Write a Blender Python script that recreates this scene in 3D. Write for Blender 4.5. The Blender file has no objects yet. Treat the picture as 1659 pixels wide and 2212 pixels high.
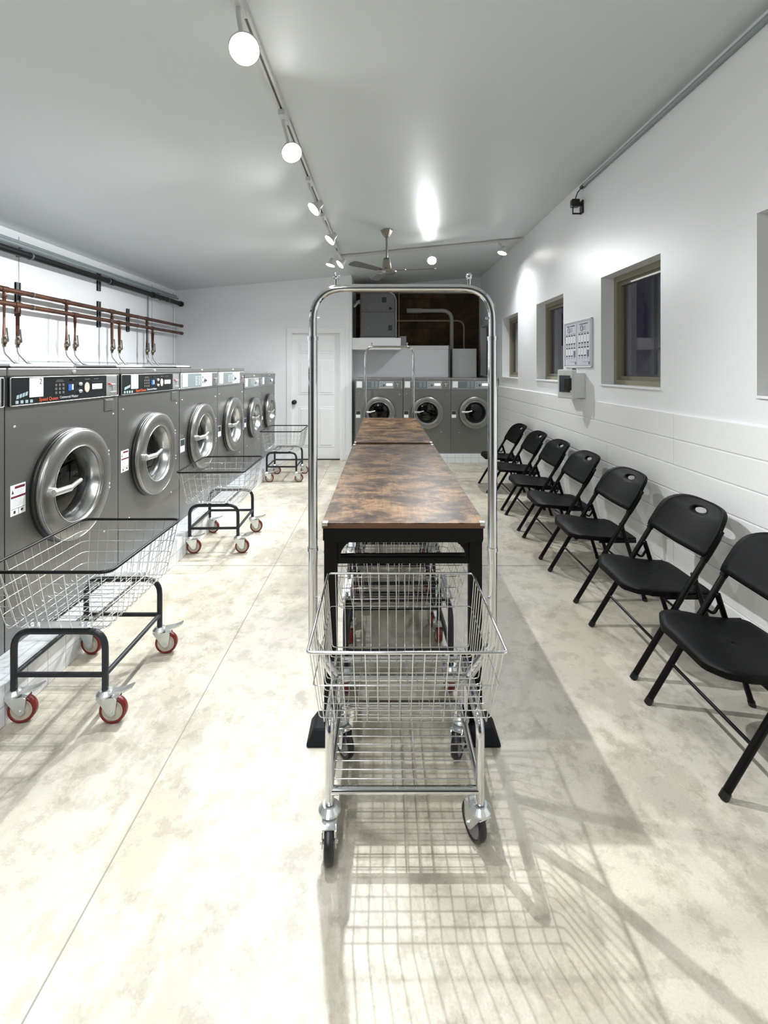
import bpy, bmesh, math, random
from mathutils import Vector, Matrix
random.seed(7)
PI = math.pi
scn = bpy.context.scene
COL = scn.collection
H = 1.38            # eye height
F = 1010.0          # focal length in pixels of a 1659 x 2212 frame

# ------------------------------------------------------------------ materials
def mat(name, col, rough=.5, metal=0., noise=None, bump=None, trans=0., spec=None, emit=None, estr=0., coat=0.):
    """noise = (scale xyz, detail, colour 2, lo, hi)   bump = (scale xyz, strength)"""
    m = bpy.data.materials.new(name); m.use_nodes = True
    nt = m.node_tree; p = nt.nodes['Principled BSDF']
    p.inputs['Base Color'].default_value = (*col, 1)
    p.inputs['Roughness'].default_value = rough
    p.inputs['Metallic'].default_value = metal
    p.inputs['Transmission Weight'].default_value = trans
    p.inputs['Coat Weight'].default_value = coat
    if spec is not None: p.inputs['Specular IOR Level'].default_value = spec
    if emit:
        p.inputs['Emission Color'].default_value = (*emit, 1)
        p.inputs['Emission Strength'].default_value = estr
    tc = mp = None
    def coords(scale):
        t = nt.nodes.new('ShaderNodeTexCoord'); q = nt.nodes.new('ShaderNodeMapping')
        q.inputs['Scale'].default_value = scale
        nt.links.new(t.outputs['Object'], q.inputs['Vector'])
        return q.outputs['Vector']
    if noise:
        sc, det, c2, lo, hi = noise
        n = nt.nodes.new('ShaderNodeTexNoise'); n.inputs['Scale'].default_value = 1; n.inputs['Detail'].default_value = det
        nt.links.new(coords(sc), n.inputs['Vector'])
        r = nt.nodes.new('ShaderNodeValToRGB')
        r.color_ramp.elements[0].position = lo; r.color_ramp.elements[0].color = (*col, 1)
        r.color_ramp.elements[1].position = hi; r.color_ramp.elements[1].color = (*c2, 1)
        nt.links.new(n.outputs['Fac'], r.inputs['Fac'])
        nt.links.new(r.outputs['Color'], p.inputs['Base Color'])
    if bump:
        n = nt.nodes.new('ShaderNodeTexNoise'); n.inputs['Scale'].default_value = 1; n.inputs['Detail'].default_value = 4
        nt.links.new(coords(bump[0]), n.inputs['Vector'])
        b = nt.nodes.new('ShaderNodeBump'); b.inputs['Strength'].default_value = bump[1]; b.inputs['Distance'].default_value = .01
        nt.links.new(n.outputs['Fac'], b.inputs['Height'])
        nt.links.new(b.outputs['Normal'], p.inputs['Normal'])
    return m

M = {}
M['wall'] = mat('wall_paint', (.86, .87, .89), .42, bump=((9, 9, 9), .12))
M['wall_left'] = mat('white_panel', (.87, .89, .92), .3)
M['wall_right'] = mat('right_wall_paint', (.85, .86, .875), .42, bump=((3, 2, 5), .3))
M['front_dark'] = mat('front_dark_for_reflections', (.07, .075, .085), .3)  # unseen end wall made dark to cut fill and give the chrome dark reflections
M['block'] = mat('painted_block', (.86, .865, .86), .4, bump=((60, 60, 60), .1))
M['ceil'] = mat('ceiling_paint', (.67, .70, .705), .42, bump=((1.2, 1.2, 1), .30))
M['tile'] = None
M['white'] = mat('white_gloss', (.82, .83, .84), .3)
M['door'] = mat('door_paint', (.86, .87, .88), .35)
M['offwhite'] = mat('off_white', (.70, .71, .72), .45)
M['steel'] = mat('brushed_steel', (.235, .237, .230), .35, .85, noise=((150, 150, 150), 3, (.265, .267, .26), .3, .7), bump=((2, 2, 1.5), .10))
M['steel_lid'] = mat('steel_lid', (.30, .30, .29), .34, .85)
M['door_steel'] = mat('door_steel', (.29, .29, .28), .33, .9, noise=((120, 120, 120), 2, (.32, .32, .31), .3, .7))
M['chrome'] = mat('chrome', (.66, .67, .68), .06, 1.)
M['wire'] = mat('bright_wire', (.78, .79, .80), .18, 1.)
M['satin'] = mat('satin_metal', (.50, .51, .51), .24, 1.)
M['handle'] = mat('handle_metal', (.62, .62, .60), .35, .8)
M['zinc'] = mat('zinc_plate', (.66, .69, .69), .3, .9, noise=((30, 30, 30), 3, (.74, .76, .76), .35, .65))
M['dark_chrome'] = mat('dark_gasket', (.012, .012, .012), .3)
M['glass'] = mat('smoked_glass', (.15, .17, .175), .04, trans=1., spec=.35)
M['window_glass'] = mat('window_glass', (.85, .87, .92), .02, trans=1.)
M['drum'] = mat('drum_steel', (.16, .165, .165), .25, .9)
M['panel_black'] = mat('panel_black', (.005, .007, .0075), .4, spec=.3)
M['panel_grey'] = mat('panel_grey', (.13, .16, .165), .4)
M['panel_light'] = mat('panel_light_grey', (.34, .36, .37), .4)
M['paper'] = mat('paper_white', (.86, .87, .88), .5)
M['print'] = mat('print_grey', (.26, .28, .30), .6)
M['icon'] = mat('icon_print', (.085, .08, .075), .6)
M['print_pale'] = mat('print_pale', (.5, .52, .55), .6)
M['print_dark'] = mat('print_dark', (.02, .025, .03), .6)
M['orange'] = mat('orange_print', (.62, .10, .04), .5)
M['maroon'] = mat('maroon_print', (.13, .012, .02), .5)
M['ice'] = mat('ice_print', (.30, .42, .45), .5)
M['blue'] = mat('blue_button', (.015, .10, .36), .4)
M['display'] = mat('lit_display', (.9, .9, .86), .3, emit=(1, .97, .88), estr=1.2)
M['screw'] = mat('screw_head', (.75, .75, .74), .25, .8)
M['red_btn'] = mat('red_button', (.4, .02, .02), .4)
M['black_rim'] = mat('black_vinyl', (.004, .004, .0045), .35, spec=.3)
M['cart_frame'] = mat('grey_powder_coat', (.022, .024, .028), .45, spec=.3)
M['red_wheel'] = mat('red_tyre', (.16, .010, .008), .35)
M['wheel_core'] = mat('wheel_core', (.48, .44, .37), .45)
M['black_wheel'] = mat('black_tyre', (.012, .012, .013), .35)
M['grey_hub'] = mat('grey_hub', (.20, .20, .21), .4)
M['plastic_black'] = mat('chair_plastic', (.0016, .0017, .0021), .5, spec=.12, bump=((260, 260, 260), .12))
M['tube_black'] = mat('chair_tube', (.0015, .0015, .0015), .36, spec=.22)
M['table_black'] = mat('table_frame', (.0018, .0018, .002), .5, spec=.2)
M['rubber'] = mat('rubber_block', (.006, .007, .009), .65, spec=.2)
M['silver'] = mat('silver_corner', (.7, .7, .7), .25, 1.)
M['copper'] = mat('aged_copper', (.085, .038, .022), .45, .5, noise=((6, 6, 6), 3, (.15, .068, .040), .35, .7))
M['brass'] = mat('valve_brass', (.26, .22, .16), .35, .9)
M['braid'] = mat('braided_hose', (.28, .28, .28), .35, .8, noise=((300, 300, 300), 1, (.5, .5, .5), .4, .6))
M['black_pipe'] = mat('black_iron_pipe', (.004, .005, .005), .45, spec=.3)
M['strut'] = mat('galvanised_strut', (.15, .16, .165), .45, .5)
M['conduit'] = mat('grey_conduit', (.30, .34, .35), .4, .2)
M['olive'] = mat('bronze_window_frame', (.27, .25, .17), .4)
M['olive_dark'] = mat('window_sash', (.20, .185, .13), .4)
M['night'] = mat('dark_sash', (.03, .028, .035), .4)
M['furnace'] = mat('furnace_grey', (.115, .118, .122), .45)
M['furnace_edge'] = mat('furnace_edge', (.35, .35, .35), .4)
M['pvc'] = mat('grey_pvc', (.36, .35, .33), .45)
M['cream_pipe'] = mat('tan_pipe', (.26, .21, .15), .5)
M['foil'] = mat('foil_duct', (.5, .5, .5), .25, 1.)
M['knob'] = mat('black_knob', (.006, .006, .006), .3)
M['kiosk'] = mat('kiosk_white', (.74, .75, .74), .35)
M['screen'] = mat('screen_grey', (.045, .06, .07), .15)
M['fan'] = mat('fan_nickel', (.33, .31, .27), .28, .9)
M['fan_blade'] = mat('fan_blade', (.16, .16, .155), .4, .3)
M['track'] = mat('track_white', (.62, .62, .61), .4)
M['track_slot'] = mat('track_slot', (.16, .16, .155), .5)
M['bulb'] = mat('lamp_glow', (1, 1, 1), .3, emit=(1, .995, .98), estr=60)
M['poster'] = mat('poster_paper', (.66, .67, .74), .35)
M['poster_blue'] = mat('poster_blue', (.16, .17, .26), .4)
M['joint'] = mat('joint_line', (.26, .25, .22), .7)
M['seam'] = mat('panel_seam', (.45, .47, .49), .5)

def tile_material():
    m = bpy.data.materials.new('white_tile'); m.use_nodes = True; nt = m.node_tree; p = nt.nodes['Principled BSDF']
    t = nt.nodes.new('ShaderNodeTexCoord'); s = nt.nodes.new('ShaderNodeSeparateXYZ'); c = nt.nodes.new('ShaderNodeCombineXYZ')
    a = nt.nodes.new('ShaderNodeMath'); a.operation = 'ADD'
    nt.links.new(t.outputs['Object'], s.inputs[0]); nt.links.new(s.outputs['X'], a.inputs[0]); nt.links.new(s.outputs['Y'], a.inputs[1])
    nt.links.new(a.outputs[0], c.inputs['X']); nt.links.new(s.outputs['Z'], c.inputs['Y'])
    b = nt.nodes.new('ShaderNodeTexBrick'); b.offset = 0
    b.inputs['Scale'].default_value = 1; b.inputs['Brick Width'].default_value = .115; b.inputs['Row Height'].default_value = .08
    b.inputs['Mortar Size'].default_value = .0025
    b.inputs['Color1'].default_value = (.80, .82, .84, 1); b.inputs['Color2'].default_value = (.76, .78, .80, 1); b.inputs['Mortar'].default_value = (.5, .52, .54, 1)
    nt.links.new(c.outputs[0], b.inputs['Vector']); nt.links.new(b.outputs['Color'], p.inputs['Base Color'])
    p.inputs['Roughness'].default_value = .15
    return m
M['tile'] = tile_material()

def floor_material():
    m = bpy.data.materials.new('concrete_floor'); m.use_nodes = True; nt = m.node_tree; p = nt.nodes['Principled BSDF']
    t = nt.nodes.new('ShaderNodeTexCoord')
    def noise(scale, det, rough=.5, stretch=(1, 1, 1)):
        mp = nt.nodes.new('ShaderNodeMapping'); mp.inputs['Scale'].default_value = stretch
        nt.links.new(t.outputs['Object'], mp.inputs['Vector'])
        n = nt.nodes.new('ShaderNodeTexNoise'); n.inputs['Scale'].default_value = scale; n.inputs['Detail'].default_value = det
        n.inputs['Roughness'].default_value = rough
        nt.links.new(mp.outputs[0], n.inputs['Vector']); return n
    def ramp(n, pts):
        r = nt.nodes.new('ShaderNodeValToRGB'); e = r.color_ramp.elements
        while len(e) < len(pts): e.new(.5)
        for i, (q, c) in enumerate(pts): e[i].position = q; e[i].color = (*c, 1)
        nt.links.new(n.outputs['Fac'], r.inputs['Fac']); return r
    def mix(kind, f, a, b):
        x = nt.nodes.new('ShaderNodeMix'); x.data_type = 'RGBA'; x.blend_type = kind; x.inputs[0].default_value = f
        nt.links.new(a, x.inputs[6]); nt.links.new(b, x.inputs[7]); return x.outputs[2]
    big = ramp(noise(.9, 3, .6), [(.32, (.455, .435, .38)), (.47, (.55, .52, .44)), (.66, (.64, .60, .485))])
    mid = ramp(noise(2.6, 10, .70, (1, .6, 1)), [(.45, (.78, .765, .74)), (.50, (.95, .945, .93)), (.53, (1.0, 1., 1.))])
    fine = ramp(noise(11, 8, .72), [(.42, (.78, .77, .75)), (.49, (1, 1, 1)), (1, (1, 1, 1))])
    grit = ramp(noise(160, 3, .6), [(.35, (.9, .9, .9)), (.65, (1.04, 1.04, 1.04))])
    c = mix('MULTIPLY', 1., big.outputs[0], mid.outputs[0]); c = mix('MULTIPLY', .8, c, fine.outputs[0]); c = mix('MULTIPLY', .7, c, grit.outputs[0])
    nt.links.new(c, p.inputs['Base Color'])
    p.inputs['Roughness'].default_value = .42
    b = nt.nodes.new('ShaderNodeBump'); b.inputs['Strength'].default_value = .12; b.inputs['Distance'].default_value = .01
    nn = noise(20, 5); nt.links.new(nn.outputs['Fac'], b.inputs['Height']); nt.links.new(b.outputs[0], p.inputs['Normal'])
    return m
M['floor'] = floor_material()

def wood_material():
    m = bpy.data.materials.new('rustic_brown_board'); m.use_nodes = True; nt = m.node_tree; p = nt.nodes['Principled BSDF']
    t = nt.nodes.new('ShaderNodeTexCoord')
    def noise(stretch, det, dist=0., rough=.6):
        mp = nt.nodes.new('ShaderNodeMapping'); mp.inputs['Scale'].default_value = stretch
        nt.links.new(t.outputs['Object'], mp.inputs['Vector'])
        n = nt.nodes.new('ShaderNodeTexNoise'); n.inputs['Scale'].default_value = 1; n.inputs['Detail'].default_value = det
        n.inputs['Distortion'].default_value = dist; n.inputs['Roughness'].default_value = rough
        nt.links.new(mp.outputs[0], n.inputs['Vector']); return n
    def ramp(n, pts):
        r = nt.nodes.new('ShaderNodeValToRGB'); e = r.color_ramp.elements
        while len(e) < len(pts): e.new(.5)
        for i, (q, c) in enumerate(pts): e[i].position = q; e[i].color = (*c, 1)
        nt.links.new(n.outputs['Fac'], r.inputs['Fac']); return r
    def mix(kind, f, a, b):
        x = nt.nodes.new('ShaderNodeMix'); x.data_type = 'RGBA'; x.blend_type = kind; x.inputs[0].default_value = f
        nt.links.new(a, x.inputs[6]); nt.links.new(b, x.inputs[7]); return x.outputs[2]
    a = ramp(noise((6.5, 9, 1), 10, .5, .74), [(.39, (.026, .016, .010)), (.455, (.058, .034, .020)), (.505, (.118, .070, .037)), (.60, (.225, .135, .068))])
    g = ramp(noise((120, 10, 1), 6, .6), [(.42, (.58, .56, .55)), (.6, (1.1, 1.1, 1.1))])
    s = ramp(noise((12, 26, 1), 8, .8, .75), [(.42, (.45, .45, .48)), (.5, (1, 1, 1))])
    c = mix('MULTIPLY', .45, a.outputs[0], g.outputs[0]); c = mix('MULTIPLY', .6, c, s.outputs[0])
    nt.links.new(c, p.inputs['Base Color']); p.inputs['Roughness'].default_value = .40; p.inputs['Specular IOR Level'].default_value = .13
    return m
M['wood'] = wood_material()
M['wood_edge'] = mat('board_edge', (.10, .045, .02), .4)

def brown_wall_material():
    m = bpy.data.materials.new('bare_brown_blocks'); m.use_nodes = True; nt = m.node_tree; p = nt.nodes['Principled BSDF']
    t = nt.nodes.new('ShaderNodeTexCoord'); mp = nt.nodes.new('ShaderNodeMapping'); mp.inputs['Rotation'].default_value = (PI/2, 0, 0)
    nt.links.new(t.outputs['Object'], mp.inputs['Vector'])
    b = nt.nodes.new('ShaderNodeTexBrick'); b.inputs['Scale'].default_value = 1; b.inputs['Brick Width'].default_value = .55; b.inputs['Row Height'].default_value = .26
    b.inputs['Mortar Size'].default_value = .006; b.inputs['Color1'].default_value = (.050, .024, .010, 1); b.inputs['Color2'].default_value = (.115, .062, .026, 1); b.inputs['Mortar'].default_value = (.03, .018, .01, 1)
    nt.links.new(mp.outputs[0], b.inputs['Vector'])
    n = nt.nodes.new('ShaderNodeTexNoise'); n.inputs['Scale'].default_value = 6; n.inputs['Detail'].default_value = 8; n.inputs['Roughness'].default_value = .7
    nt.links.new(t.outputs['Object'], n.inputs['Vector'])
    r = nt.nodes.new('ShaderNodeValToRGB'); r.color_ramp.elements[0].position = .38; r.color_ramp.elements[0].color = (.35, .33, .32, 1); r.color_ramp.elements[1].position = .62
    nt.links.new(n.outputs['Fac'], r.inputs['Fac'])
    x = nt.nodes.new('ShaderNodeMix'); x.data_type = 'RGBA'; x.blend_type = 'MULTIPLY'; x.inputs[0].default_value = .9
    nt.links.new(b.outputs['Color'], x.inputs[6]); nt.links.new(r.outputs[0], x.inputs[7]); nt.links.new(x.outputs[2], p.inputs['Base Color'])
    p.inputs['Roughness'].default_value = .8
    return m
M['brown_wall'] = brown_wall_material()

# ------------------------------------------------------------------ mesh builder
class MB:
    def __init__(s): s.v = []; s.f = []; s.mi = []; s.sm = []; s.cur = 0
    def add(s, vs, fs, smooth=False):
        o = len(s.v); s.v += [tuple(v) for v in vs]
        for f in fs: s.f.append([i + o for i in f]); s.mi.append(s.cur); s.sm.append(smooth)
        return s
    def box(s, x0, x1, y0, y1, z0, z1):
        return s.add([(x0,y0,z0),(x1,y0,z0),(x1,y1,z0),(x0,y1,z0),(x0,y0,z1),(x1,y0,z1),(x1,y1,z1),(x0,y1,z1)],
                     [(0,3,2,1),(4,5,6,7),(0,1,5,4),(1,2,6,5),(2,3,7,6),(3,0,4,7)])
    def bbox(s, x0, x1, y0, y1, z0, z1, b=.004):
        """box with chamfered edges"""
        bm = bmesh.new()
        bmesh.ops.create_cube(bm, size=1, matrix=Matrix.Translation(((x0+x1)/2, (y0+y1)/2, (z0+z1)/2)) @ Matrix.Diagonal((x1-x0, y1-y0, z1-z0, 1)))
        b = min(b, abs(x1-x0)*.45, abs(y1-y0)*.45, abs(z1-z0)*.45)
        bmesh.ops.bevel(bm, geom=list(bm.edges), offset=b, segments=2, affect='EDGES', profile=.6)
        bm.verts.index_update()
        s.add([v.co[:] for v in bm.verts], [[v.index for v in f.verts] for f in bm.faces]); bm.free(); return s
    def tube(s, pts, r, n=10, closed=False, caps=True):
        pts = [Vector(p) for p in pts]; k = len(pts)
        rs = r if isinstance(r, (list, tuple)) else [r]*k
        tang = []
        for i in range(k):
            if closed: a, b = pts[i-1], pts[(i+1) % k]
            else: a, b = pts[max(i-1, 0)], pts[min(i+1, k-1)]
            t1 = (pts[i]-a); t2 = (b-pts[i])
            t = (t1.normalized() if t1.length > 1e-9 else Vector()) + (t2.normalized() if t2.length > 1e-9 else Vector())
            tang.append(t.normalized() if t.length > 1e-9 else Vector((0,0,1)))
        ref = Vector((0,0,1)) if abs(tang[0].z) < .9 else Vector((1,0,0))
        nrm = tang[0].cross(ref).normalized(); vs = []
        for i in range(k):
            nrm = nrm - tang[i]*nrm.dot(tang[i])
            nrm = nrm.normalized() if nrm.length > 1e-6 else tang[i].orthogonal().normalized()
            bn = tang[i].cross(nrm)
            f = 1.
            if (closed or 0 < i < k-1):
                d1 = (pts[i]-pts[i-1]).normalized(); c = max(.35, d1.dot(tang[i])); f = min(1/c, 1.5) if c < .98 else 1.
            for j in range(n):
                a = 2*PI*j/n; vs.append(pts[i] + (nrm*math.cos(a) + bn*math.sin(a))*rs[i]*f)
        fs = []
        for i in range(k if closed else k-1):
            for j in range(n):
                a = i*n+j; b = i*n+(j+1) % n; c = ((i+1) % k)*n+(j+1) % n; d = ((i+1) % k)*n+j
                fs.append((a, b, c, d))
        s.add(vs, fs, True)
        if not closed and caps:
            s.add(vs[:n], [tuple(reversed(range(n)))]); s.add(vs[-n:], [tuple(range(n))])
        return s
    def cyl(s, a, b, r, n=16): return s.tube([a, b], r, n)
    def lathe(s, prof, n=32, M4=None, smooth=True, close=False):
        """prof = [(radius, height)], about local z; M4 places it"""
        M4 = M4 or Matrix(); vs = []; k = len(prof)
        for r, h in prof:
            for j in range(n):
                a = 2*PI*j/n; vs.append(M4 @ Vector((r*math.cos(a), r*math.sin(a), h)))
        fs = []
        for i in range(k if close else k-1):
            for j in range(n):
                q = (i+1) % k
                fs.append((i*n+j, i*n+(j+1) % n, q*n+(j+1) % n, q*n+j))
        s.add(vs, fs, smooth); return s
    def disc(s, r, h, n=32, M4=None, flip=False):
        M4 = M4 or Matrix(); vs = [M4 @ Vector((r*math.cos(2*PI*j/n), r*math.sin(2*PI*j/n), h)) for j in range(n)]
        s.add(vs, [tuple(reversed(range(n))) if flip else tuple(range(n))]); return s
    def prism(s, poly, d0, d1, M4=None):
        """2-D polygon (x, y) extruded along local z from d0 to d1"""
        M4 = M4 or Matrix(); n = len(poly)
        vs = [M4 @ Vector((x, y, d0)) for x, y in poly] + [M4 @ Vector((x, y, d1)) for x, y in poly]
        fs = [tuple(reversed(range(n))), tuple(range(n, 2*n))] + [(i, (i+1) % n, n+(i+1) % n, n+i) for i in range(n)]
        s.add(vs, fs); return s
    def m(s, i): s.cur = i; return s
    def build(s, name, mats, parent=None, loc=None, bevel=0):
        me = bpy.data.meshes.new(name); me.from_pydata(s.v, [], s.f)
        if not isinstance(mats, (list, tuple)): mats = [mats]
        for q in mats: me.materials.append(q if not isinstance(q, str) else M[q])
        me.polygons.foreach_set('material_index', s.mi); me.polygons.foreach_set('use_smooth', s.sm)
        bm = bmesh.new(); bm.from_mesh(me)
        bmesh.ops.recalc_face_normals(bm, faces=bm.faces); bm.to_mesh(me); bm.free()
        me.update(); o = bpy.data.objects.new(name, me); COL.objects.link(o)
        if parent: o.parent = parent
        if loc: o.location = loc
        if bevel:
            b = o.modifiers.new('soft_edges', 'BEVEL'); b.width = bevel; b.segments = 2; b.limit_method = 'ANGLE'
        return o

def fillet(pts, r, n=5, closed=False):
    pts = [Vector(p) for p in pts]; out = []; k = len(pts)
    for i in range(k):
        if not closed and i in (0, k-1): out.append(pts[i]); continue
        p = pts[i]; a = pts[i-1]; b = pts[(i+1) % k]
        u = (a-p); w = (b-p); ang = u.angle(w); d = min(r/math.tan(ang/2), u.length*.48, w.length*.48)
        A = p+u.normalized()*d; B = p+w.normalized()*d
        for j in range(n+1):
            t = j/n; out.append(A*(1-t)**2 + p*2*t*(1-t) + B*t*t)
    return out

def tag(o, label, cat, group=None, kind=None):
    o['label'] = label; o['category'] = cat
    if group: o['group'] = group
    if kind: o['kind'] = kind
    return o
def empty(name, loc, rz=0, label=None, cat=None, group=None):
    o = bpy.data.objects.new(name, None); COL.objects.link(o); o.location = loc; o.rotation_euler = (0, 0, rz)
    o.empty_display_size = .1
    if label: tag(o, label, cat, group)
    return o
def struct(o, label=None):
    o['kind'] = 'structure'
    if label: o['label'] = label
    return o
CH = {}
def kids(o): return [c for c in COL.objects if c.parent == o]
def copy_tree(o, parent=None):
    ch = kids(o); c = o.copy(); COL.objects.link(c)
    if parent: c.parent = parent
    for q in ch: copy_tree(q, c)
    return c
def place(o, loc, rz, label, group=None):
    o.location = loc; o.rotation_euler = (0, 0, rz); o['label'] = label
    if group: o['group'] = group
    return o
def text(name, s, size, m, parent, M4, align='CENTER', ext=.0004, wscale=1.):
    cu = bpy.data.curves.new(name, 'FONT'); cu.body = s; cu.size = size; cu.align_x = align; cu.align_y = 'CENTER'; cu.extrude = ext; cu.resolution_u = 2
    t = bpy.data.objects.new(name, cu); COL.objects.link(t)
    dg = bpy.context.evaluated_depsgraph_get(); me = bpy.data.meshes.new_from_object(t.evaluated_get(dg))
    bpy.data.objects.remove(t); bpy.data.curves.remove(cu)
    me.transform(M4 @ Matrix.Diagonal((wscale, 1, 1, 1))); me.materials.clear(); me.materials.append(M[m]); me.name = name
    o = bpy.data.objects.new(name, me); COL.objects.link(o); o.parent = parent; return o

# ------------------------------------------------------------------ the room
XL, XR, YB, YF = -3.115, 1.69, 7.0, -4.2
XA, YA = -.478, 8.25           # alcove left wall, alcove back wall
def cz(x): return 2.54 + .0865*(x - XL)
struct(MB().box(-3.4, 2.1, YF-.2, YA+.2, -.15, 0).build('floor', 'floor'))
c = MB(); zl, zr = cz(-3.4), cz(2.1)
c.add([(-3.4,YF-.2,zl),(2.1,YF-.2,zr),(2.1,YA+.2,zr),(-3.4,YA+.2,zl),(-3.4,YF-.2,zl+.15),(2.1,YF-.2,zr+.15),(2.1,YA+.2,zr+.15),(-3.4,YA+.2,zl+.15)],
      [(0,3,2,1),(4,5,6,7),(0,1,5,4),(1,2,6,5),(2,3,7,6),(3,0,4,7)])
struct(c.build('ceiling', 'ceil'))
def slab(name, x0, x1, y0, y1, m):      # a wall whose top follows the sloping ceiling
    b = MB(); a, d = cz(x0)+.03, cz(x1)+.03
    b.add([(x0,y0,0),(x1,y0,0),(x1,y1,0),(x0,y1,0),(x0,y0,a),(x1,y0,d),(x1,y1,d),(x0,y1,a)],
          [(0,3,2,1),(4,5,6,7),(0,1,5,4),(1,2,6,5),(2,3,7,6),(3,0,4,7)])
    return struct(b.build(name, m))
slab('wall_left', XL-.2, XL, YF, YB, 'wall_left')
slab('wall_front', XL-.2, XR+.22, YF-.2, YF, 'front_dark')
# back wall with the door opening
DX0, DX1, DZ = -1.372, -.644, 1.907
b = MB()
for x0, x1, z0 in ((XL-.2, DX0, 0), (DX0, DX1, DZ), (DX1, XA, 0)):
    a, d = cz(x0)+.03, cz(x1)+.03
    b.add([(x0,YB,z0),(x1,YB,z0),(x1,YB+.12,z0),(x0,YB+.12,z0),(x0,YB,a),(x1,YB,d),(x1,YB+.12,d),(x0,YB+.12,a)],
          [(0,3,2,1),(4,5,6,7),(0,1,5,4),(1,2,6,5),(2,3,7,6),(3,0,4,7)])
struct(b.build('wall_back', 'wall'))
slab('wall_alcove_left', XA-.12, XA, YB+.12, YA, 'wall')
slab('wall_alcove_back', XA-.12, XR+.22, YA, YA+.15, 'brown_wall')
struct(MB().box(XA, XR, 8.10, YA+.01, 2.69, 3.02).build('trim_7', 'ceil'), 'dropped header beam above the bare brown alcove wall')
# right wall with five window openings
WZ0, WZ1 = 1.244, 2.08
wins = [(1.34, 2.115), (2.85, 3.63), (4.39, 5.16), (5.87, 6.64), (7.38, 8.13)]
b = MB(); X0, X1 = XR, XR+.24; zt = cz(XR)+.04
b.box(X0, X1, YF, YA, 0, WZ0); b.box(X0, X1, YF, YA, WZ1, zt)
ys = [YF] + [v for w in wins for v in w] + [YA]
for i in range(0, len(ys), 2): b.box(X0, X1, ys[i], ys[i+1], WZ0, WZ1)
struct(b.build('wall_right', 'wall_right'))
for i, (y0, y1) in enumerate(wins):
    xw = XR+.10
    fr = MB(); t = .045
    def ring(mb, xa, xb, y0, y1, z0, z1, t):
        mb.box(xa, xb, y0, y0+t, z0, z1); mb.box(xa, xb, y1-t, y1, z0, z1)
        mb.box(xa, xb, y0+t, y1-t, z0, z0+t); mb.box(xa, xb, y0+t, y1-t, z1-t, z1)
    ring(fr, xw, xw+.09, y0, y1, WZ0, WZ1, t)
    w = fr.build('window_%d' % (i+1), 'olive'); struct(w, 'recessed window with olive brown frame in the right wall')
    sa = MB(); ring(sa, xw+.018, xw+.06, y0+t, y1-t, WZ0+t, WZ1-t, .03); sa.build('window_sash', 'olive_dark', w)
    sb = MB(); sb.box(xw+.045, xw+.07, y0+t+.03, y1-t-.03, WZ0+t+.03, WZ0+t+.045)
    sb.box(xw+.062, xw+.085, y0+t+.30, y0+t+.335, WZ0+t, WZ1-t); sb.build('meeting_stile', 'night', w)
    MB().box(xw+.038, xw+.042, y0+t+.025, y1-t-.025, WZ0+t+.025, WZ1-t-.025).build('window_pane', 'window_glass', w)
    MB().bbox(XR-.012, XR+.10, y0-.0, y1+.0, WZ0-.001, WZ0+.012, .003).build('window_sill', 'wall_right', w)
# painted block wainscot
b = MB(); zt = 1.118; ch = .149; k = 0
while zt > 0:
    z0 = max(0, zt-ch)
    js = [YF] + [j for j in [(-2.1 if k % 4 < 2 else -1.3) + 2.4*n for n in range(5)]] + [YA]
    for ya, yb in zip(js[:-1], js[1:]):
        b.bbox(XR-.014, XR+.01, ya+.0015, yb-.0015, z0+.0035, zt-.0035 if k else zt, .0035)
    zt = z0; k += 1
b.box(XR-.007, XR+.005, YF, YA, 0, 1.11)
struct(b.build('trim_1', 'block'), 'painted white block wainscot along the right wall')
# baseboard and corner trim at the back
struct(MB().bbox(XL, DX0-.07, YB-.012, YB+.01, 0, .09).bbox(DX1+.07, XA, YB-.012, YB+.01, 0, .09).build('baseboard_back', 'white'))
struct(MB().bbox(XA-.03, XA+.008, YB-.008, YB+.12, 0, 2.74, .003).build('trim_2', 'white'), 'white corner bead at the alcove edge')
# tiled plinths under the machines
PX = -1.46
struct(MB().bbox(-2.75, PX, -.6, YB-.002, 0, .16, .004).build('trim_3', 'tile'), 'white tiled plinth under the left washers')
struct(MB().bbox(XA, XR-.002, 6.78, 7.60, 0, .13, .004).build('trim_4', 'tile'), 'white tiled plinth under the back washers')
# floor control joints
j = MB().box(-.7625, -.7585, YF, 6.99, .0002, .0012)
j.box(PX+.01, XR-.02, 3.263, 3.267, .0002, .0012); j.box(PX+.01, XR-.02, .1, .106, .0002, .0012); j.box(PX+.01, XR-.02, 6.2, 6.206, .0002, .0012)
struct(j.build('trim_5', 'joint'), 'thin control joints in the concrete floor')
# seams and top band of the left wall panels
sm = MB()
for px in (40.5, 328, 374):
    Y = -XL*F/(828-px); sm.box(XL-.001, XL+.003, Y-.004, Y+.004, 1.44, 2.5)
sm.box(XL-.001, XL+.004, YF, YB, 1.435, 1.447)
struct(sm.build('trim_6', 'seam'), 'thin seams between the white panels on the left wall')
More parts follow.
